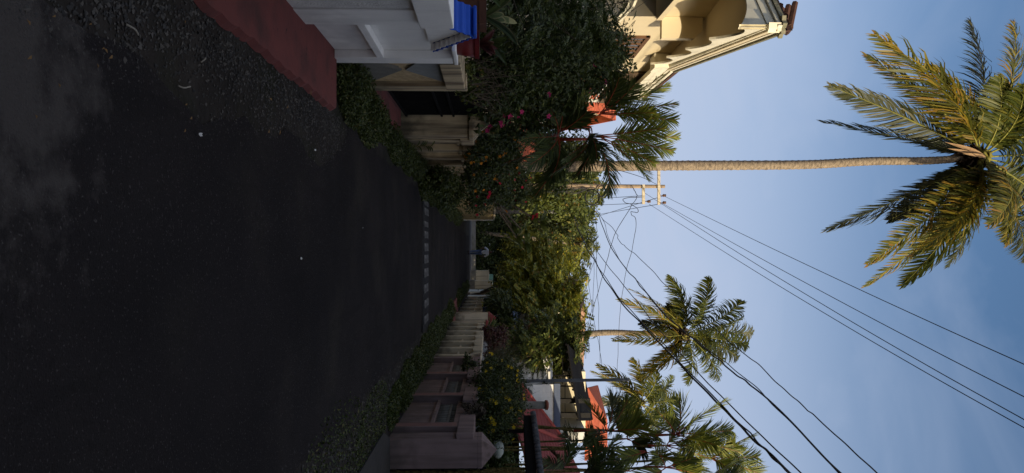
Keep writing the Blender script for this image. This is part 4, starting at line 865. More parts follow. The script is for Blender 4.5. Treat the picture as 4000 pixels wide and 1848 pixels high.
pxwire(kinky([(2508,770,25.8),(2440,775,25.8),(2440,790,25.8),(2470,800,25.8),(2492,820,25.8),(2488,830,26),(2465,828,26.2),(2468,840,26.4),(2485,865,27),(2472,960,29),(2440,1090,31),(2420,1250,33),(2412,1420,35),(2405,1560,36)],1), .011, 'curly service wire dropping from the lower crossarm', 'service_wire')
pxwire(kinky([(2325,930,44),(2330,1000,42),(2300,1090,40),(2315,1220,38),(2340,1350,37),(2352,1430,36)],1.5), .011, 'thin wire low over the roofs running to the right palms', 'service_wire')
pxwire(kinky([(2330,760,46),(2330,900,43),(2330,1050,40),(2338,1200,38),(2344,1420,36)],1.5), .011, 'nearly level thin wire low above the far trees', 'service_wire')
pxwire(kinky([(2318,940,44),(2318,1150,40),(2296,1290,37),(2288,1400,35)],1.5), .011, 'lowest thin wire skimming the far salmon roof', 'service_wire')
for i, (a, b, lb) in enumerate([((2590,766),(2290,860),'upper left of the thin lines running from the tall pole to the far poles'), ((2590,795),(2300,845),'second thin line running back from the tall pole top crossarm'), ((2506,765),(2310,778),'thin line from the lower crossarm back along the lane'), ((2506,794),(2290,803),'lower thin line from the lower crossarm back along the lane')]):
    pxwire(W(a, b, 26, 52, 3), .011, lb, 'power_line')
pxwire([(2565,720,26),(2500,690,22),(2380,655,18.5),(2310,640,16.5)], .009, 'thin stay wire from the tall pole to the upper left', 'service_wire')
pxwire(W((2125,850),(2108,985),64,47,1), .016, 'pale wire from the farthest pole in front of the trees', 'service_wire'); pxwire(W((2132,862),(2122,985),64,47,2), .016, 'second pale wire from the farthest pole in front of the trees', 'service_wire')
# ================================================================== PERSON
px_, py_ = at(1831,985,50).x, 50
def skin(name, verts, edges, radii, root, m, parent, loc, sub=1):
    me = bpy.data.meshes.new(name); me.from_pydata(verts, edges, []); me.materials.append(m); o = bpy.data.objects.new(name, me); col.objects.link(o); o.parent = parent
    s = o.modifiers.new('skin', 'SKIN'); sv = me.skin_vertices[0].data if me.skin_vertices else None
    if sv is None:
        bpy.context.view_layer.objects.active = o; sv = me.skin_vertices[0].data
    for i, r in enumerate(radii): sv[i].radius = (r, r) if not hasattr(r, '__len__') else r
    sv[root].use_root = True; ss = o.modifiers.new('sub', 'SUBSURF'); ss.levels = sub; ss.render_levels = 2; return o
t = grp('person', (px_,py_,.03), 'man in loose white shirt and blue jeans walking down the lane', 'person')
# facing the camera (-Y), mid-stride
J = dict(pel=(0,0,.92), sp=(0,.01,1.10), ch=(0,0,1.30), nk=(0,0,1.45), hd0=(0,-.01,1.54), hd=(0,-.02,1.64), hdt=(0,-.01,1.71),
 sl=(.17,0,1.40), el=(.30,.05,1.16), wl=(.28,-.06,.94), hl=(.27,-.09,.86), sr=(-.17,0,1.40), er=(-.32,.02,1.17), wr=(-.26,-.10,.98), hr=(-.24,-.14,.90),
 hpl=(.09,0,.88), kl=(.10,-.10,.48), al=(.09,.06,.09), tl=(.11,-.08,.03), hpr=(-.09,0,.88), kr=(-.07,-.14,.50), ar=(-.04,-.22,.09), tr=(-.05,-.38,.04))
rad = dict(pel=.13, sp=.12, ch=(.16,.11), nk=.055, hd0=.07, hd=.095, hdt=.06, sl=.06, el=.042, wl=.028, hl=.03, sr=.06, er=.042, wr=.028, hr=.03, hpl=.085, kl=.055, al=.036, tl=.035, hpr=.085, kr=.055, ar=.036, tr=.035)
ks = list(J); ix = {k: i for i, k in enumerate(ks)}
ed = [('pel','sp'),('sp','ch'),('ch','nk'),('nk','hd0'),('hd0','hd'),('hd','hdt'),('ch','sl'),('sl','el'),('el','wl'),('wl','hl'),('ch','sr'),('sr','er'),('er','wr'),('wr','hr'),('pel','hpl'),('hpl','kl'),('kl','al'),('al','tl'),('pel','hpr'),('hpr','kr'),('kr','ar'),('ar','tr')]
vv = [J[k] for k in ks]; fr = []
for side, w_, h_ in (('l','wl','hl'),('r','wr','hr')):      # five fingers per hand
    hb = Vector(J[h_])
    for f in range(5):
        o_ = Vector(((f-2)*.016*(1 if f < 4 else 1), -.01 if f else -.03, -.03)); a_ = len(vv); vv.append(tuple(hb+o_)); vv.append(tuple(hb+o_*1.2+Vector((0,-.015,-.045+.008*abs(f-2))))); ed += [(h_,a_),(a_,a_+1)]; fr += [.009,.007]
rd = [rad[k] for k in ks]+fr
skin('body', vv, [tuple(ix[q] if isinstance(q, str) else q for q in e) for e in ed], rd, 0, M['skin'], t, None)
def sub(keys, edges, rads, name, m, root=0):
    skin(name, [k if not isinstance(k, str) else J[k] for k in keys], edges, rads, root, m, t, None)
sub([(0,0,.80),'sp',(0,0,1.32),(0,0,1.43),(.17,0,1.40),(.27,.04,1.22),(.31,.05,1.12),(-.17,0,1.40),(-.28,.02,1.24),(-.34,.02,1.15),(.10,0,.80),(-.10,0,.80)], [(0,1),(1,2),(2,3),(2,4),(4,5),(5,6),(2,7),(7,8),(8,9),(0,10),(0,11)], [.15,.145,(.17,.125),.09,.085,.078,.085,.085,.078,.085,.10,.10], 'shirt', M['shirt'])
sub(['pel','hpl','kl','al','hpr','kr','ar'], [(0,1),(1,2),(2,3),(0,4),(4,5),(5,6)], [.14,.10,.075,.065,.10,.075,.065], 'jeans', M['jeans'])
MB().ball((px_,py_+.01,.03+1.70),.085,12,.75).build('hair', M['hair'], t, smooth=True)
b = MB(); b.tube([(px_-.05,py_-.20,.075),(px_-.05,py_-.30,.065),(px_-.05,py_-.40,.06)], [.05,.048,.03], 8); b.build('shoe', M['dark'], t, smooth=True)
b = MB(); b.tube([(px_+.10,py_+.08,.085),(px_+.105,py_-.02,.07),(px_+.11,py_-.11,.06)], [.05,.048,.03], 8); b.build('shoe', M['dark'], t, smooth=True)
b = MB()
for s in (-1,1): b.ball((px_+s*.033,py_-.108,.03+1.645),.012,6)
b.build('eyes', M['dark'], t); MB().tube([(px_,py_-.105,.03+1.64),(px_,py_-.135,.03+1.615),(px_,py_-.115,.03+1.605)], [.008,.016,.01], 6).build('nose', M['skin'], t, smooth=True)
MB().tube([(px_-.025,py_-.105,.03+1.575),(px_,py_-.113,.03+1.573),(px_+.025,py_-.105,.03+1.575)], .007, 6).build('mouth', M['potred'], t)
# ================================================================== SHRUBS AND TREES
# left-hand garden, near
tree('leafy_bush', 'dark dense bush towering over the pots at the left frame edge', 'bush', (-3.4,8.6,0),
     pxclumps([(2060,40,8.5,150),(2180,60,9.2,150),(2290,70,9.8,120),(2380,40,10.5,90),(2000,-60,7.5,170),(2150,-120,8.5,220),(1950,60,8.2,90)]), 16000, .065, M['lf_dark'], .05, sub=46, aspect=.24, spray=6, tight=.2, shell=.7)
tree('leafy_bush', 'dark fine leaved bush behind the stained cream wall', 'bush', (-3.2,10.8,0),
     pxclumps([(1950,200,9.8,110),(2080,190,10.5,140),(2200,190,11,130),(2310,170,11.5,110),(2400,160,12,60),(1900,270,9.8,60),(2000,300,10,100)]), 15000, .070, M['lf_dark'], .05, sub=40, aspect=.24)
tree('leafy_bush', 'dark bush with magenta flowers above the black gate', 'bush', (-2.9,12.6,0),
     pxclumps([(1950,380,11.5,110),(2060,350,12.2,140),(2180,330,12.6,130),(2290,280,13,90),(2110,450,13.8,100),(2000,460,12.2,80),(2210,400,14,80)]), 12000, .105, M['lf_dark'], .06, sub=40, aspect=.24, flower=(16,.09,M['fl_pink']))
tree('overhanging_branch_shrub', 'thin black leaved sprig standing up before the cream house wall', 'shrub', (-3.8,13.0,0),
     pxclumps([(2350,200,13,55),(2420,225,13,35),(2330,265,13.2,60),(2400,270,13.3,45),(2470,262,13.2,16,.5),(2380,330,13.6,60)]), 2600, .10, M['lf_dark'], .025, aspect=.2, sub=12)
# hanging twigs over wall
b = MB()
for i in range(120):
    p = at(1830+random.uniform(-20,60), 270+random.uniform(-40,130), 9.2+random.uniform(-.3,2)); d = Vector((random.uniform(-.3,.3), random.uniform(-.3,.3), random.uniform(.1,.6)))
    b.tube([p, p+d*.5+Vector((0,0,.06)), p+d], [.006,.004,.002], 4)
tag(b.build('bare_twigs', M['treebark']), 'mesh of thin bare creeper stems over the cream wall and gate', 'twigs')
cr_ = empty('creeper', tuple(at(1800,280,9.0)), 'green creeper spilling over the cap of the stained cream wall', 'creeper')
leafcloud('creeper_leaves', pxclumps([(1815,265,8.7,22),(1800,300,8.9,26),(1770,320,9.0,26),(1720,318,8.95,20),(1690,312,8.9,14),(1850,290,9.2,34),(1840,350,9.6,34)]), 1500, .055, M['lf_mid'], cr_, aspect=.28)
t = tree('leafy_bush', 'low bush with orange yellow flowers beside the pointed left pillar', 'bush', (-2.1,14.4,0),
     pxclumps([(1890,570,13.6,55),(1960,560,14.2,60),(1920,640,14.6,60),(1850,600,14,30),(1870,690,15.5,55),(1990,620,15,60)]), 8000, .07, M['lf_dark'], .03, flower=(34,.07,M['fl_orange']), aspect=.26)
tree('leafy_bush', 'bush dotted with small pink red flowers in front of the mustard wall', 'bush', (-1.9,20.5,0),
     pxclumps([(1900,740,18,60),(1950,700,18,60),(1870,770,20,50),(2000,720,20,70)]), 12000, .085, M['lf_dark'], .04, flower=(60,.085,M['fl_red']), aspect=.26)
tree('roadside_shrub', 'green shrub bulging over the left road edge', 'shrub', (-1.35,19,0), pxclumps([(1745,725,17,45),(1770,760,19.5,40),(1720,700,16,40),(1765,775,21,22)]), 7000, .07, M['lf_weed'], .02, aspect=.3)
b = MB(); pts = [(1625,575,13.2),(1680,572,13.2)]
t = empty('seedling', tuple(gp(1618,572)), 'small spindly seedling with narrow leaves before the left cream wall', 'plant')
st0, st1 = at(1600,572,12.9), at(1690,570,12.9); MB().tube([st0,st1], [.008,.004], 5).build('stem', M['canestem'], t)
for i in range(9): q = st0.lerp(st1, .3+.08*i); blade(b, q, q+Vector((random.choice((-1,1))*.11, -.03, .06)), .012, .02)
b.build('leaves', M['lf_weed'], t)
# plumeria with pink flowers (broad leaves), mid left
def plumeria(label, base, tips, ln, w_, m, fl=None, g_=None):
    t = empty('frangipani', base, label, 'tree', g_); mb = MB(); base = Vector(base); fork = base+Vector((.1,0,base.z+1.5))
    mb.tube([base, fork], [.07,.05], 7); lb = MB(); fm = MB()
    for i, tp in enumerate(tips):
        mb.tube([fork, fork.lerp(tp,.5)+Vector((0,0,-.15)), tp], [.045,.03,.02], 6)
        for k in range(15):
            a = k*2.4; d = Vector((math.cos(a), math.sin(a), .25+.5*random.random())).normalized(); blade(lb, tp, tp+d*ln*random.uniform(.7,1.1), w_, ln*.10, 5)
        if fl and fl[i]:
            for k in range(14):
                c = tp+Vector((random.uniform(-.09,.09), random.uniform(-.2,-.05), .10+random.uniform(-.09,.09)))
                for j in range(5): a = j*1.257; blade(fm, c, c+Vector((math.cos(a)*.035, -.01, math.sin(a)*.035)), .010, .004, 2)
    mb.build('trunk', M['treebark'], t, smooth=True); lb.build('crown', m, t)
    if fm.v: fm.build('blossom', M['fl_red'], t)
    return t
plumeria('frangipani with a bright pink flower cluster before the yellow plate pole', (-1.75,22,0), [at(2075,845,22),at(2060,760,22.5),at(2110,870,23),at(2040,900,24),at(2000,880,24),at(2050,950,25),at(2020,930,23)], .42, .05, M['lf_mid'], [1,0,0,0,0,0,0])
plumeria('sunlit frangipani with broad yellow green leaves beside the tall pole', (-3.6,27,0), [at(2090,690,26.5),at(2130,650,27),at(2120,710,26.5),at(2060,660,27),at(2150,700,28),at(2110,750,27.3),at(2170,660,28),at(2040,720,27)], .5, .07, M['lf_lit'])
# background trees on the left of the lane
tree('broadleaf_tree', 'dark leaved tree behind the left areca palm', 'tree', (-4.6,24,0), pxclumps([(2190,620,22,60),(2240,600,23,60),(2180,690,23,50),(2290,640,24,40),(2150,580,22,60)]), 7000, .13, M['lf_dark'], .09)
tree('broadleaf_tree', 'green tree directly behind the tall concrete pole', 'tree', (-3.4,37,0), pxclumps([(2230,700,34,80),(2290,690,36,50),(2180,760,36,70),(2250,760,37,60),(2150,700,35,70),(2090,760,36,70),(2300,640,38,40),(2310,730,39,25)]), 12000, .20, M['lf_mid'], .14)
tree('broadleaf_tree', 'dense tree behind the grey pole with yellow plate', 'tree', (-2.8,55,0), pxclumps([(2230,820,52,70),(2180,860,53,62),(2110,830,54,70),(2255,860,55,44),(2140,930,69,60),(2050,830,54,60),(2060,920,69,60),(2290,830,58,35)]), 15000, .27, M['lf_mid'], .2)
tree('broadleaf_tree', 'tall far tree left of the distant leaning palm', 'tree', (-1,78,0), pxclumps([(2200,920,74,80),(2250,900,76,55),(2150,980,74,70),(2200,1000,76,70),(2100,950,74,70),(2290,900,80,30)]), 9000, .34, M['lf_mid'], .25)
# end of the lane
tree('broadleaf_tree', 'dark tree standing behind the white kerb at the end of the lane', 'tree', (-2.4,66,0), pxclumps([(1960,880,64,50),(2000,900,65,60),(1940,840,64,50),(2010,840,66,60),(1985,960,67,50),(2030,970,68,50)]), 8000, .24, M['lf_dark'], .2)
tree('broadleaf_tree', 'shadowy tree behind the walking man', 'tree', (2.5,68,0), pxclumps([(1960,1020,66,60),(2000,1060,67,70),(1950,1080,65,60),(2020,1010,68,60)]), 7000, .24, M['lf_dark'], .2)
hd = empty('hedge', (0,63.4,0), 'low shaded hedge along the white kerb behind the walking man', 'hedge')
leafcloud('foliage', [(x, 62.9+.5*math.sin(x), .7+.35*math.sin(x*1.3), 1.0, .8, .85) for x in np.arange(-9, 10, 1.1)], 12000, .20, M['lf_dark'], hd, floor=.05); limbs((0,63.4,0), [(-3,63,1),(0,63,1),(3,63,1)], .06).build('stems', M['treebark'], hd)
wd_ = []
for i in range(26):
    x = -34+i*2.9+random.uniform(-1,1); y = 84+random.uniform(-6,14); h = 5.0+random.uniform(-1.5,2.6)
    if -4 < x < 12: h += 1.6
    wd_ += [(x,y,h*.62,2.4,2.2,h*.42)]
wo = leafcloud('woodland', wd_, 34000, .5, M['lf_mid'], None, sub=16); tag(wo, kind='stuff')
wo = leafcloud('woodland', [(x, 76+random.uniform(-2,2), 1.6, 2.2, 1.5, 2.0) for x in np.arange(-24, 26, 2.4)], 16000, .42, M['lf_dark'], None, sub=12); tag(wo, kind='stuff')
# sunlit trees on the right, overhanging the lane
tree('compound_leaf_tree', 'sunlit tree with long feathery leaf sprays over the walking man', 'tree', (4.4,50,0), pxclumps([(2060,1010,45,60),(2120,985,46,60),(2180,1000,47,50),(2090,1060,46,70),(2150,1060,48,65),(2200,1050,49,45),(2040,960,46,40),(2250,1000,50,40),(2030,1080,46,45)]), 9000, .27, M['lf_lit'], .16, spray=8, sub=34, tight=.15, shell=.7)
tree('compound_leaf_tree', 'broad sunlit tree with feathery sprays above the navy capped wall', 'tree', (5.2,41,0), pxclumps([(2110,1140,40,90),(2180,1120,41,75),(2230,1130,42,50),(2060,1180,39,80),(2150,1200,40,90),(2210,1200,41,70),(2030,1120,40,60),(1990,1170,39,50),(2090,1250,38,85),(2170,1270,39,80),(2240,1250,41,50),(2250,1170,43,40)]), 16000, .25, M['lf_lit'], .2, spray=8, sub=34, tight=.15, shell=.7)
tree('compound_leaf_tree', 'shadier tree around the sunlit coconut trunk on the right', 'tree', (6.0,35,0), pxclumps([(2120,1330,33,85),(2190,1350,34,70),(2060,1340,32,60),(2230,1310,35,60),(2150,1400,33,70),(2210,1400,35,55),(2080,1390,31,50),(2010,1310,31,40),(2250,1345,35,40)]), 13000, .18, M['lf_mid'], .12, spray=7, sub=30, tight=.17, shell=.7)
tree('leafy_bush', 'dark bush over the cap stones by the red pyramid pillars', 'bush', (4.3,33,0), pxclumps([(1950,1220,33.5,40),(1970,1190,34,45),(1990,1260,33,40),(1940,1170,36,35)]), 4500, .12, M['lf_dark'], .06, spray=5)
tree('leafy_bush', 'dark purple leaved shrub beside the cream wall cap stones', 'bush', (4.0,27,0), pxclumps([(1905,1300,26,22),(1935,1330,26.5,34),(1925,1370,25,26),(1960,1310,27,28)]), 3200, .09, M['lf_red'], .03)
t = empty('agave', tuple(gp(1895,1262)), 'spiky pale edged agave against the cream pillar with red cap', 'plant'); t.location = (3.75,28.3,1.3)
mb = MB()
for i in range(13): a = -1.2+i*.35+random.uniform(-.1,.1); q = Vector((3.72,28.3,1.38)); blade(mb, q, q+Vector((math.cos(a+1.57)*.55, random.uniform(-.25,.2), .15+.5*abs(math.sin(a+1.57)))), .035, .08, 5)
mb.build('leaves', M['lf_mid'], t); MB().frus(3.72,28.3,1.16,1.38,.10,.14,14).build('pot', M['terracotta'], t)
t = empty('fine_grass_tuft', tuple(at(1990,1415,21)), 'wispy brown green ornamental grass above the cream wall', 'plant'); mb = MB(); q0_ = at(1905,1390,20.5)
for i in range(260):
    a = random.gauss(0, .55); l = random.uniform(.5,1.15); q = q0_+Vector((random.uniform(-.12,.35), random.uniform(-.3,.3), 0)); d = Vector((math.sin(a)*.7, random.uniform(-.4,.4), math.cos(a)))
    mb.tube([q, q+d*l*.5+Vector((0,0,.05)), q+d*l+Vector((math.sin(a)*.2,0,-.1*abs(a)))], [.004,.003,.0015], 3, cap=False)
mb.build('blades', mat('dry_grass', (.11,.10,.06), (.07,.065,.035)), t)
# yellow-flowered hedge on the pink wall
t = tree('flowering_hedge', 'green hedge full of yellow trumpet flowers behind the pink wall', 'hedge', (3.9,14.5,0), pxclumps([(1925,1640,13.2,62),(1960,1600,14,62),(1900,1580,13.6,50),(1935,1530,14.8,62),(1990,1560,14.6,55),(1910,1480,15.8,48),(1965,1470,16.2,55),(2010,1500,16.4,45),(1920,1430,17.5,38),(1975,1660,13.2,50),(1915,1695,12.4,50),(1950,1690,12.4,45),(2010,1620,14.2,36)]), 26000, .05, M['lf_dark'], .03, flower=(150,.08,M['fl_yellow']), aspect=.28, sub=34)
t = empty('dry_vine', tuple(at(1850,1580,13)), 'dry brown vine trailing over the pink wall coping', 'vine')
MB().tube(wirepts([at(1800,1572,13.3),at(1812,1576,13.2),at(1828,1592,12.9),at(1850,1606,12.7),at(1880,1618,12.7)],5), .012, 5).build('stem', M['treebark'], t)
leafcloud('dry_leaves', pxclumps([(1822,1588,12.85,14),(1850,1605,12.7,20),(1880,1612,12.7,24)]), 500, .05, mat('withered_leaf', (.11,.085,.06), (.07,.055,.04)), t, aspect=.45)
t = empty('vine', tuple(at(1840,1420,18)), 'thin green vine drooping over the far end of the pink wall', 'vine')
leafcloud('vine_leaves', pxclumps([(1828,1405,18.6,16),(1850,1425,18.2,14),(1820,1435,17.6,12),(1838,1452,17,12)]), 420, .07, M['lf_dark'], t)
# darker garden filler behind the right wall
tree('leafy_bush', 'dark garden bush under the red tiled porch roof', 'bush', (6.2,23.5,0), pxclumps([(1960,1550,22,60),(1950,1640,20,60),(1970,1450,23,50),(1990,1600,24,30)]), 5000, .12, M['lf_dark'], .06)
tree('leafy_bush', 'shaded green shrub behind the bar gate on the right', 'bush', (5.2,14.5,0), pxclumps([(1900,1790,13.6,80),(1800,1850,13.4,110),(1960,1830,14.2,70),(1700,1880,13.2,110)]), 9000, .09, M['lf_big'], .04)
# ================================================================== PALMS
TOPN = 0
def coco(label, base, heart, r0, r1, tips, fm, ll, nl, wd, arch=.22, mid=(), bark=True, nuts=10, rr=.022, group='coconut palms', droop=.85, fibre=True):
    t = empty('coconut_palm', base, label, 'palm tree', group); heart = Vector(heart)
    palm_trunk(t, [base]+list(mid)+[heart-Vector((0,0,.15))], r0, r1, M['bark'])
    for i, (tp, opt) in enumerate(tips):
        o = dict(arch=arch, ll=ll, nl=nl, wd=wd, rr=rr, m=fm, flop=.5, droop=droop); o.update(opt); m_ = M[o.pop('m')]
        bs = heart+(Vector(tp)-heart).normalized()*r1*1.2; frond(t, bs, tp, m_, M['rachis'], **o)
    for i in range(nuts):
        a = random.random()*6.28; r = r1*random.uniform(1.6,2.6); MB().ball(heart+Vector((math.cos(a)*r, -abs(math.sin(a))*r, random.uniform(-.35,.15))), r1*random.uniform(.75,.95), 10, 1.15).build('coconut', M['coconut'], t, smooth=True)
    if fibre: leafcloud('dead_sheath', [(heart.x, heart.y, heart.z-.25, r1*1.5, r1*1.5, r1*2.2)], 420, r1*3.0, M['fibre'], t, aspect=.2, droop=1.5, sub=60, tight=.5, shell=.1)
    return t
def tips(lst, Y): return [(at(px, py, Y+dy), (o[0] if o else {})) for px, py, dy, *o in lst]
G, Dk = dict(m='fr_green'), dict(m='fr_dark')
Yb = 22.0; hb = at(3835,615,Yb)
big = tips([
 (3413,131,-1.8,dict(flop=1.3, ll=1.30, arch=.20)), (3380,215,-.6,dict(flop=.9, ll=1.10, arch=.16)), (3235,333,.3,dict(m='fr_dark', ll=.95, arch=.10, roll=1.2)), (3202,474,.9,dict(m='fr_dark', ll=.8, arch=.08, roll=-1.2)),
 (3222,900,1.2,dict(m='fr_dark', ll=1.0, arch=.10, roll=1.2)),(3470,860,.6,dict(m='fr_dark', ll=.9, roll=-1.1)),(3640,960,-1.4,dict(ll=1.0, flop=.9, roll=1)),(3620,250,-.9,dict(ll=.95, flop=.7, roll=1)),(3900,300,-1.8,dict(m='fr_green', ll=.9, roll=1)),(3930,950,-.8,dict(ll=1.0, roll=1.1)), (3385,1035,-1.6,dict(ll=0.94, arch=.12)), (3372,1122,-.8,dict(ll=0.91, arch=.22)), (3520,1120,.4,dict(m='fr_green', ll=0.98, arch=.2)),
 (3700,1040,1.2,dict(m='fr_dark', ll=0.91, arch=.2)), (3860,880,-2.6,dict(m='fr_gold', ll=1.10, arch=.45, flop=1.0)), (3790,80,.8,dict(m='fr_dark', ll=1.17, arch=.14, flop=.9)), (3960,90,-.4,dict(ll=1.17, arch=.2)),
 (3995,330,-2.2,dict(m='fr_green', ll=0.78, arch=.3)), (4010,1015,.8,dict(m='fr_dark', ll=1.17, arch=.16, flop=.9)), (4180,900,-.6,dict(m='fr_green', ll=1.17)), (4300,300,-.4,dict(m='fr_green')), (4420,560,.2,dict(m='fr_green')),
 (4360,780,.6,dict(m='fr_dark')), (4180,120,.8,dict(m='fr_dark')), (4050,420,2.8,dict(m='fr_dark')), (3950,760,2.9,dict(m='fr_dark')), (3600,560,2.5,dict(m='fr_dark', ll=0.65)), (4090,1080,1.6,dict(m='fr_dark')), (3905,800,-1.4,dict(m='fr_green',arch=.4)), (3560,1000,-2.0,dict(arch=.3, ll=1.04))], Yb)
t = coco('tall coconut palm with golden and dark fronds filling the upper left sky', (at(2000,655,Yb).x,Yb,0), hb, .170, .112, big, 'fr_gold', 1.0, 110, .050, mid=[at(2450,648,Yb), at(2800,646,Yb), at(3150,643,Yb), at(3400,630,Yb), at(3620,628,Yb)], nuts=16, rr=.032)
mb = MB(); q = hb+Vector((0,-.35,0))
for (px, py) in ((3690,555),(3720,560),(3700,580),(3760,600)): mb2 = at(px, py, Yb-.9); blade(mb, at(3850,615,Yb-.4), mb2, .05, .12, 6)
mb.build('dry_spathe', M['drypetal'], t)
h2_ = at(2678,1307,37)
coco('coconut palm with round crown standing alone right of the lane', (at(2000,1335,37).x,37,0), h2_, .21, .11, tips([
 (2611,1076,.4,dict(m='fr_green', flop=.9)), (2766,1084,.8,dict(m='fr_green')), (2897,1176,.4,dict(m='fr_green')), (2455,1126,-1.6,dict(flop=.8)), (2413,1168,-.6), (2392,1328,-2.0,dict(flop=.6)), (2520,1430,-1.2,dict(flop=1)), (2490,1480,-.4,dict(flop=.9)), (2685,1500,-1.2,dict(m='fr_green', flop=.9)),
 (2808,1485,.2,dict(m='fr_green', flop=.9)), (2825,1412,.9,G), (2922,1349,.2,dict(m='fr_green')), (2900,1240,-.8,G), (2884,1399,1.2,Dk), (2605,1193,1.4,Dk), (2940,1300,1.0,Dk), (2780,1330,-2.2,G), (2750,1180,-1.8,G), (2500,1260,2,Dk), (2640,1420,2,Dk)], 37),
 'fr_gold', .95, 62, .062, arch=.24, mid=[at(2150,1320,37), at(2350,1300,37), at(2500,1302,37)], nuts=9, rr=.03)
h3_ = at(2505,1577,46)
coco('farther coconut palm behind the white house roof', (h3_.x-.4,46,0), h3_, .2, .11, tips([
 (2308,1451,-1), (2328,1423,.4), (2468,1400,.2), (2629,1471,.5,G), (2650,1560,-.5,G), (2639,1660,-.6,G), (2318,1560,-1.4,Dk), (2403,1640,-1), (2560,1690,.2,G), (2390,1500,-2), (2560,1440,-1.5,G), (2600,1520,1.8,Dk), (2450,1700,.5,Dk), (2350,1620,1.5,Dk)], 46),
 'fr_gold', .95, 52, .07, arch=.25, mid=[at(2250,1572,46)], nuts=6, rr=.035)
h4_ = at(2276,955,63.5)
coco('slender leaning coconut palm above the far trees', (at(1900,905,63.5).x,63.5,0), h4_, .19, .12, tips([(2237,968,0),(2238,1000,-1),(2286,1012,0,G),(2335,975,0,G),(2330,930,-1,G),(2315,890,0,G),(2250,895,0),(2215,925,-1),(2300,1015,1),(2235,925,1,Dk),(2305,960,-2,G)], 63.5),
 'fr_gold', .85, 32, .075, arch=.3, mid=[at(2110,935,63.5), at(2190,948,63.5)], nuts=0, rr=.03, fibre=False)
h5_ = at(2225,1070,80)
coco('short bright palm top peeping over the far trees near the salmon roof', (h5_.x,80,0), h5_, .25, .16, tips([(2285,1050,0,G),(2298,1075,0,G),(2285,1100,0,G),(2250,1120,-1,G),(2230,1020,-1),(2260,1035,1,G),(2190,1110,0),(2200,1030,0)], 80), 'fr_green', 1.0, 30, .09, arch=.2, nuts=0, rr=.05, fibre=False)
h6_ = at(2330,745,70)
coco('distant palm crown seen through the black cable coil', (h6_.x,70,0), h6_, .22, .14, tips([(2365,760,0,G),(2345,800,0,G),(2310,812,0),(2290,770,0),(2300,710,0),(2360,715,0,G),(2335,700,1,G)], 70), 'fr_green', .8, 24, .08, arch=.25, nuts=0, rr=.05, fibre=False)
# ---- sealing wax / areca palms
def areca(label, Y, stems, fronds, fm='fr_areca', ll=.34, nl=34, wd=.026, group='red stemmed garden palms', red='redstem', name='red_stemmed_palm'):
    c = at(2000, stems[0][0], Y); t = empty(name, (c.x, Y, 0), label, 'palm', group)
    for (py0, px1, px2, dy, rad) in stems:      # foot y, crownshaft start px, top px
        f = at(1900, py0+6, Y+dy); f.z = 0; f.x = min(f.x, -2.4) if f.x < 0 else f.x; m_ = at(px1, py0, Y+dy); tp = at(px2, py0-2, Y+dy)
        n = max(3, int((m_.z)/.13)); sw = Vector((random.uniform(-.16,.16), random.uniform(-.1,.1), 0)); cv = lambda u: f.lerp(m_, u)+sw*4*u*(1-u)
        s = MB(); P_, R_ = [], []
        for i in range(n):
            P_ += [cv(i/n), cv((i+.9)/n), cv((i+.93)/n)]; R_ += [rad, rad*.96, rad*1.15]
        P_.append(m_); R_.append(rad)
        s.tube(P_, R_, 7).build('cane', M['canestem'], t, smooth=True); MB().tube([m_, m_.lerp(tp,.5), tp], [rad*1.35,rad*1.1,rad*.7], 8).build('crownshaft', M[red], t, smooth=True)
    for (bx, by, tx, ty, dy0, dy1, o) in fronds:
        oo = dict(arch=.10, ll=ll, nl=nl, wd=wd, rr=.012, droop=.2, stiff=.95, vee=.25, bare=.22); oo.update(o); m2 = M[oo.pop('m', fm)]; rm = M[oo.pop('rm', red)]
        frond(t, at(bx, by, Y+dy0), at(tx, ty, Y+dy1), m2, rm, **oo)
    return t
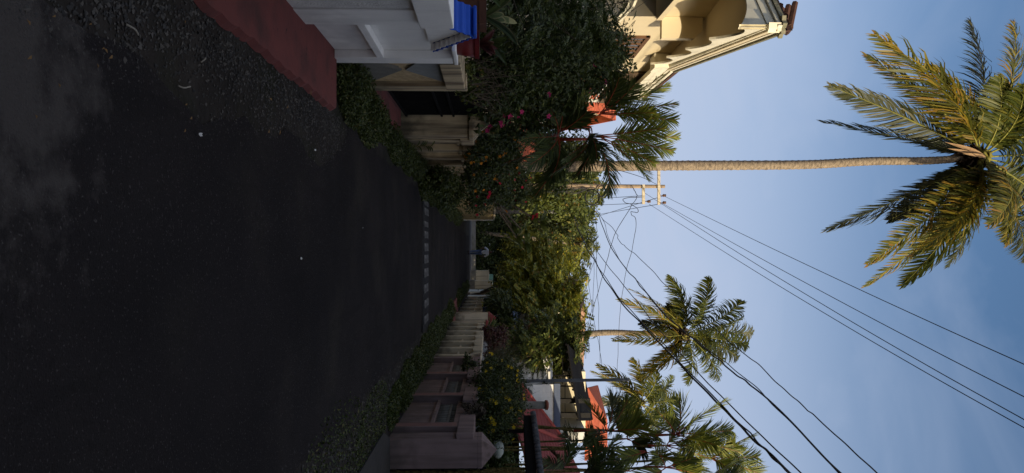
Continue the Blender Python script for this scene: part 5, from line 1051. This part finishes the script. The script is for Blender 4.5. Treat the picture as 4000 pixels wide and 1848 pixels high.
areca('clump of red stemmed palms with sunlit feather fronds at the right frame edge', 13.0,
 [(1684,2240,2375,0,.020),(1700,2560,2640,.3,.021),(1742,2530,2600,.1,.020),(1790,2680,2775,.5,.021),(1826,2520,2600,-.2,.021),(1716,2400,2450,.6,.018),(1765,2450,2520,-.3,.020),(1806,2330,2380,.4,.018),(1841,2400,2460,.2,.020)],
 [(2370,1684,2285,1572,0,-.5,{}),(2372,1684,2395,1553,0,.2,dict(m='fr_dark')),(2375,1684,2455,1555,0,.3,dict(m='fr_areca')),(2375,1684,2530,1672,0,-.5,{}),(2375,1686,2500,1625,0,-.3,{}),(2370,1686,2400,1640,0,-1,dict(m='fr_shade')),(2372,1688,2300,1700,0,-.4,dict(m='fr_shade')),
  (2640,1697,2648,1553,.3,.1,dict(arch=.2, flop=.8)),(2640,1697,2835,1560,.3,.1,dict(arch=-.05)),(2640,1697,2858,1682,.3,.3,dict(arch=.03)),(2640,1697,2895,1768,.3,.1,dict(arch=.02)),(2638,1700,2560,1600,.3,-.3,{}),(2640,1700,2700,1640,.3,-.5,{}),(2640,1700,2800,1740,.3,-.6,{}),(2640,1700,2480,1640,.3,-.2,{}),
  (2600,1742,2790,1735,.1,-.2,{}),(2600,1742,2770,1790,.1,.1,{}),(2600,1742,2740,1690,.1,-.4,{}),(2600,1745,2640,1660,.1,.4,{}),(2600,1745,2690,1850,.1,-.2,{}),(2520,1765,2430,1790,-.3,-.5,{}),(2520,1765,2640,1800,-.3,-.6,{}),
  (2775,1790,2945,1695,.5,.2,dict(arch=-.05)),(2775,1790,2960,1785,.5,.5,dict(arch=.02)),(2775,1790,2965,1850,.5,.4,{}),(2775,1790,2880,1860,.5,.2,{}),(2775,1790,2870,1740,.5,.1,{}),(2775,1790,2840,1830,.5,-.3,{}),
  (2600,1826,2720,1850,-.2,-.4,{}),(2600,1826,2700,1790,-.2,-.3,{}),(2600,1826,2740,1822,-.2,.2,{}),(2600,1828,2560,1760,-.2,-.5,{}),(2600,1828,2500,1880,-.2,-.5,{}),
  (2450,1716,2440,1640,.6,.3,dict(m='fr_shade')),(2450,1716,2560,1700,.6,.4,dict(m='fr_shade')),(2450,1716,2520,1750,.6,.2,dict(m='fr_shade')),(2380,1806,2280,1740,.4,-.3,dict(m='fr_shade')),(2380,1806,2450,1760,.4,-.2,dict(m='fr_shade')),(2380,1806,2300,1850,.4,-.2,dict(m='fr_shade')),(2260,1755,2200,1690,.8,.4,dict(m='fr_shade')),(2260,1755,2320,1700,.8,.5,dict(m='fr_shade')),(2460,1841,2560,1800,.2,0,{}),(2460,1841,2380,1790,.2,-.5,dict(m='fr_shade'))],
 ll=.46, nl=44, wd=.019)
areca('black looking feathery palm just behind the gate canopy', 11.0, [(1830,2080,2200,0,.02),(1855,2160,2280,.2,.02)],
 [(2200,1830,2150,1760,0,-.3,{}),(2200,1830,2230,1740,0,0,{}),(2200,1830,2120,1800,0,-.4,{}),(2200,1830,2180,1790,0,-.6,{}),(2280,1850,2340,1740,.2,0,{}),(2280,1850,2420,1700,.2,.2,{}),(2280,1850,2400,1770,.2,-.2,{}),(2280,1850,2460,1790,.2,.1,{}),(2280,1855,2430,1830,.2,0,{}),(2280,1855,2350,1860,.2,-.3,{}),(2280,1850,2330,1800,.2,-.5,{}),(2740,1880,2860,1800,.2,0,{}),(2740,1880,2900,1840,.2,0,{})],
 fm='fr_shade', ll=.26, nl=34, wd=.016, group='dark garden palms', red='treebark', name='feathery_palm')
areca('red ribbed areca palm leaning over the left wall against the sky', 12.6,
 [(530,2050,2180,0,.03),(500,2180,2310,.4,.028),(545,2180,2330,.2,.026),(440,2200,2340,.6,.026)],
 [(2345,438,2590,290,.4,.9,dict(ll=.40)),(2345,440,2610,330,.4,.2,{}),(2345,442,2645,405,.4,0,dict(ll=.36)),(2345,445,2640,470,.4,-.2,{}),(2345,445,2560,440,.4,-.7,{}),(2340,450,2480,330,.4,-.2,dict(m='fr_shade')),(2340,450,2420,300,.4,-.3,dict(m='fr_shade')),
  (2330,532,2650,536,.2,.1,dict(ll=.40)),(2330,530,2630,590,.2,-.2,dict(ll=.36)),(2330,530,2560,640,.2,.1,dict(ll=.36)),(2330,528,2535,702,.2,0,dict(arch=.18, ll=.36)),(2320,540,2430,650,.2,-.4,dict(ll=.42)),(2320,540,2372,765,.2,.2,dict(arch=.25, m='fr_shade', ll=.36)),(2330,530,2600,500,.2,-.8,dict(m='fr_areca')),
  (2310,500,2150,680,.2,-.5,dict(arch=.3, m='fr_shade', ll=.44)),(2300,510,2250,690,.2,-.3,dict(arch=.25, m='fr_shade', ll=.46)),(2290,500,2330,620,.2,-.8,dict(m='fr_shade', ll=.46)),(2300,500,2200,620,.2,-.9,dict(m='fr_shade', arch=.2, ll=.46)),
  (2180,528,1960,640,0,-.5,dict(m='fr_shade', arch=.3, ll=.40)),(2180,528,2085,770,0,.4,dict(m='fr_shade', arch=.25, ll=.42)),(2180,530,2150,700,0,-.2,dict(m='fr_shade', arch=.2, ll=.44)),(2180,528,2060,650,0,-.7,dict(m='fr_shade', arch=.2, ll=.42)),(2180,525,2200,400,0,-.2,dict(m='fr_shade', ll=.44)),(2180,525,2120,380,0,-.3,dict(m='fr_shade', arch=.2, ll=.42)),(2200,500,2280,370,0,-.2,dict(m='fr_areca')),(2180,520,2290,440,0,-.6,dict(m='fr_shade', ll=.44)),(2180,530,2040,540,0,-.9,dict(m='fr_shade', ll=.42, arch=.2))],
 ll=.42, nl=52, wd=.020, group='left garden palms', name='red_ribbed_palm')
# ================================================================== UNSEEN HOUSES AND TREES (right and behind: added and sized to shade the lane)
def bgtree(label, x, y, h, r, n=2600):
    c = [(x+random.uniform(-.4,.4)*r, y+random.uniform(-.4,.4)*r, h-r*random.uniform(.5,1.0), r*.8, r*.8, r*.75) for _ in range(4)]
    return tree('shade_tree', label, 'tree', (x,y,0), c, n, .55, M['lf_mid'], .22, group='garden trees behind the right hand houses', aspect=.42, tight=.4)
house('grey tiled two storey house beyond the right garden, outside the photo', 11,18,-13,-3,7.0,1.8,M['creamclean'],TR,[(-9,-7.6,11,4.5,6,'wood','y'),(-6,-4.6,11,4.5,6,'wood','y')])
house('cream two storey house on the right, hidden outside the photo', 11,18,-1,9,5.1,.9,M['whitecl'],TR,[(3,4.4,11,3.8,5.2,'wood','y')])
house('long white house on the right, farther along the lane', 12,20,12,22,5.4,1.0,M['white'],TO,[(14,15.4,12,3.4,4.8,'wood','y')])
house('yellow house on the right, last of the hidden row', 12.5,20,23.5,34.5,6.0,1.0,M['cream'],TR,[(30,31.4,12.5,3.2,4.4,'wood','y')])
house('white house behind the photographer on the right', 4.5,12.5,-26,-15,7.6,2.0,M['whitecl'],TR)
for i, (x, y, h, r) in enumerate([(10.6,-12,8.4,2.4),(10.4,-7.5,8.2,2.3),(10.6,-3.4,7.6,2.2),(10.4,1.0,6.1,2.0),(10.6,5.6,5.9,2.0),(10.4,10.3,5.9,2.0),(10.6,14.6,6.3,2.0),(10.6,19.2,6.2,1.9),(5.0,-13,7.2,2.3),(16,-20,9.5,3.2),(4.9,-5.2,6.6,2.4),(-4.5,-7,6.5,2.5),(.5,-12,7,2.6)]):
    bgtree(['round shade tree between the hidden houses on the right','tall shade tree beyond the right hand gardens'][i % 2], x, y, h, r, 5200)
for x, y, h, r, lb in ((8.3,50.5,5.6,2.0,'green tree filling in behind the sheet gates on the right'), (8.0,45,5.4,1.9,'green tree filling in behind the navy capped wall'), (9.5,56.5,5.6,2.2,'green tree behind the cracked pillar on the right')):
    t = bgtree(lb, x, y, h, r, 5200); del t['group']  # trees added to keep the pillars at the lane's end in shade
